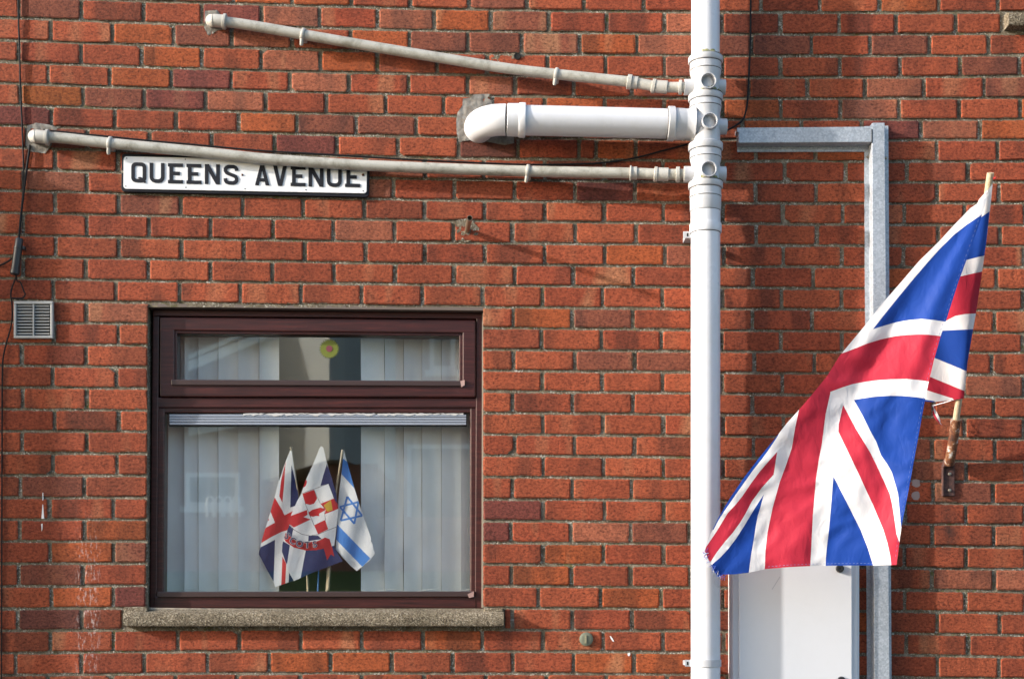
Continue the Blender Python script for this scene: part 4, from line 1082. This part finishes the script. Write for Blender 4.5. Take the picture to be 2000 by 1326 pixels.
# stub pipe and round plug
sb = thing('stub_pipe', P(912, 454, 0), 'short open metal pipe end sticking out of the bricks above the window', 'pipe stub')
s0, s1 = P(912, 453, -.02), P(917.5, 426, 0.185); axs = s1-s0
revolve('pipe', [(0,.0098),(axs.length,.0098),(axs.length,.0084),(axs.length-.05,.0084),(axs.length-.051,0)], s0, axs, COPPER, sb, 24)
pg = thing('wall_plug', P(1145, 1248, 0), 'round grey-green metal cap set in the bricks low near the stack', 'cap')
revolve('disc', [(0,0),(0,.0255),(-.004,.025),(-.006,.022),(-.007,.012),(-.007,0)], P(1145, 1247.5, 0.002), Vector((0,1,0)), N(M('verdigris', (.13,.14,.10), .7)).m, pg, 28)
box('slot_bar', tuple(P(1142.5, 1256, .012)), tuple(P(1146, 1240, .006)), M('verdigris_light', (.20,.19,.12), .7), pg, .001)

# ------------------------------------------------------------------ street around (reflected in the panes, bounces light)
def sheet(name, x0, y0, x1, y1, z, mat):
    o = mesh(name, [(x0,y0,z),(x1,y0,z),(x1,y1,z),(x0,y1,z)], [(0,1,2,3)], mat); o['kind'] = 'structure'; return o
def nm(name, a, b, sc, rough=.9):
    m = M(name, a, rough); g = N(m); g.col(g.ramp(g.noise(g.pos(), sc, 5, .7), [(.3, a), (.7, b)])); return m
GRASS = nm('grass', (.035,.065,.015), (.09,.13,.03), 6)
sheet('ground', -400, -400, 400, 400, -.16, GRASS)
ROAD = nm('asphalt', (.045,.045,.047), (.075,.075,.075), 40)
sheet('road', -60, -8.2, 60, -2.2, -.12, ROAD)
pv = box('pavement', (-60,-2.15,-.3), (60,-.005,0), nm('paving', (.075,.072,.068), (.12,.116,.108), 8)); pv['kind'] = 'structure'
kb = box('kerb', (-60,-2.28,-.3), (60,-2.155,.004), nm('kerb_stone', (.30,.29,.27), (.38,.37,.35), 12)); kb['kind'] = 'structure'
pv2 = box('far_pavement', (-60,-10.2,-.3), (60,-8.25,0), pv.data.materials[0]); pv2['kind'] = 'structure'
V = [(-60,-10.2,.02),(60,-10.2,.02),(60,-16.5,2.3),(-60,-16.5,2.3),(60,-40,2.4),(-60,-40,2.4)]
bk = mesh('grass_bank', V, [(0,3,2,1),(3,5,4,2)], GRASS); bk['kind'] = 'structure'

HB = nm('far_brick', (.20,.085,.055), (.30,.13,.085), 14); HR = nm('pale_roughcast', (.40,.39,.37), (.48,.47,.45), 30); ROOF = nm('roof_tile', (.06,.055,.055), (.11,.10,.10), 10)
WPT = M('white_joinery', (.8,.8,.8), .4); HGL = M('dark_glass', (.02,.022,.025), .08)
hs = thing('opposite_house', (-3, -20.5, 2.3), 'brick house across the street reflected in the window panes', 'house')
box('wall', (-12.5, -28, 2.2), (4.5, -20.5, 8.4), HB, hs)
V = [(-12.9,-20.0,8.3),(4.9,-20.0,8.3),(4.9,-28.5,8.3),(-12.9,-28.5,8.3),(-12.9,-24.2,11.2),(4.9,-24.2,11.2)]
mesh('roof', V, [(0,1,5,4),(2,3,4,5),(0,4,3),(1,2,5),(0,3,2,1)], ROOF, hs)
def hwin(x0, z0, x1, z1, y=-20.5):
    f_ = box('window', (x0, y-.05, z0), (x1, y+.05, z1), WPT, hs, .01)
    box('glass', (x0+.08, y+.02, z0+.08), (x1-.08, y+.06, z1-.08), HGL, f_)
    box('sill', (x0-.08, y, z0-.1), (x1+.08, y+.14, z0-.004), WPT, f_)
for a in ((-5.3,3.5,-4.35,4.1),(-7.6,3.5,-6.4,4.5),(-7.4,6.0,-6.2,7.2),(-1.0,5.9,-.55,6.6),(-.4,5.9,.05,6.6),(-1.4,3.0,.5,4.6)): hwin(*a)
# splayed pale roughcast bay, its flank catching the low sun
p = [(-3.95,-20.45), (-2.38,-16.8), (-2.15,-16.9), (-1.6,-20.45)]
V = [(x,y,3.95) for x, y in p]+[(x,y,8.0) for x, y in p]
mesh('bay', V, [(0,1,2,3),(4,7,6,5)]+[(i,(i+1)%4,(i+1)%4+4,i+4) for i in range(4)], HR, hs)
bm_ = box('bay_base', (-2.6, -20.4, 2.2), (-1.7, -17.4, 3.94), HB, hs)
def board(x0, z0, x1, z1, th, y=-20.25, wd=.16):
    a, b = Vector((x0, y, z0)), Vector((x1, y, z1)); V = []
    for p in (a, b):
        for dy in (-.04, .04):
            for dz in (0, wd*th): V.append(p+Vector((0, dy, dz)))
    mesh('verge_board', V, [(0,1,3,2),(4,6,7,5),(0,4,5,1),(2,3,7,6),(0,2,6,4),(1,5,7,3)], WPT, hs)
board(-5.2,5.85,-3.6,6.5,1.0); board(-5.2,6.05,-3.9,6.6,.5); board(-5.2,4.72,-4.4,4.86,.9)
gwall = box('garden_wall', (-9, -16.6, 2.2), (3, -16.35, 3.05), HB, None); tag(gwall, 'low brick garden wall across the street', 'garden wall')
rl = thing('hoop_railing', (-4.6, -16.45, 3.05), 'white hooped railing on the garden wall across the street', 'railing')
for k in range(4):
    xx = -4.12+k*.13
    pts = [Vector((xx-.048*math.cos(math.pi*q/8), -16.45, 3.30+.06*math.sin(math.pi*q/8))) for q in range(9)]
    tube('hoop', [Vector((xx-.048,-16.45,3.05))]+pts+[Vector((xx+.048,-16.45,3.05))], .014, WPT, rl, 6)
# added unseen brick pier, sized to throw soft shade on the left bricks
nb = thing('shade_pier', (-3.3, 0, 0), 'added brick pier out of view on the left, shading the wall', 'pier')
box('shaft', (-3.75, -.375, 0), (-3.0, .3, 3.60), HB, nb)
box('cap', (-3.8, -.395, 3.602), (-2.985, .3, 3.68), CONC, nb)
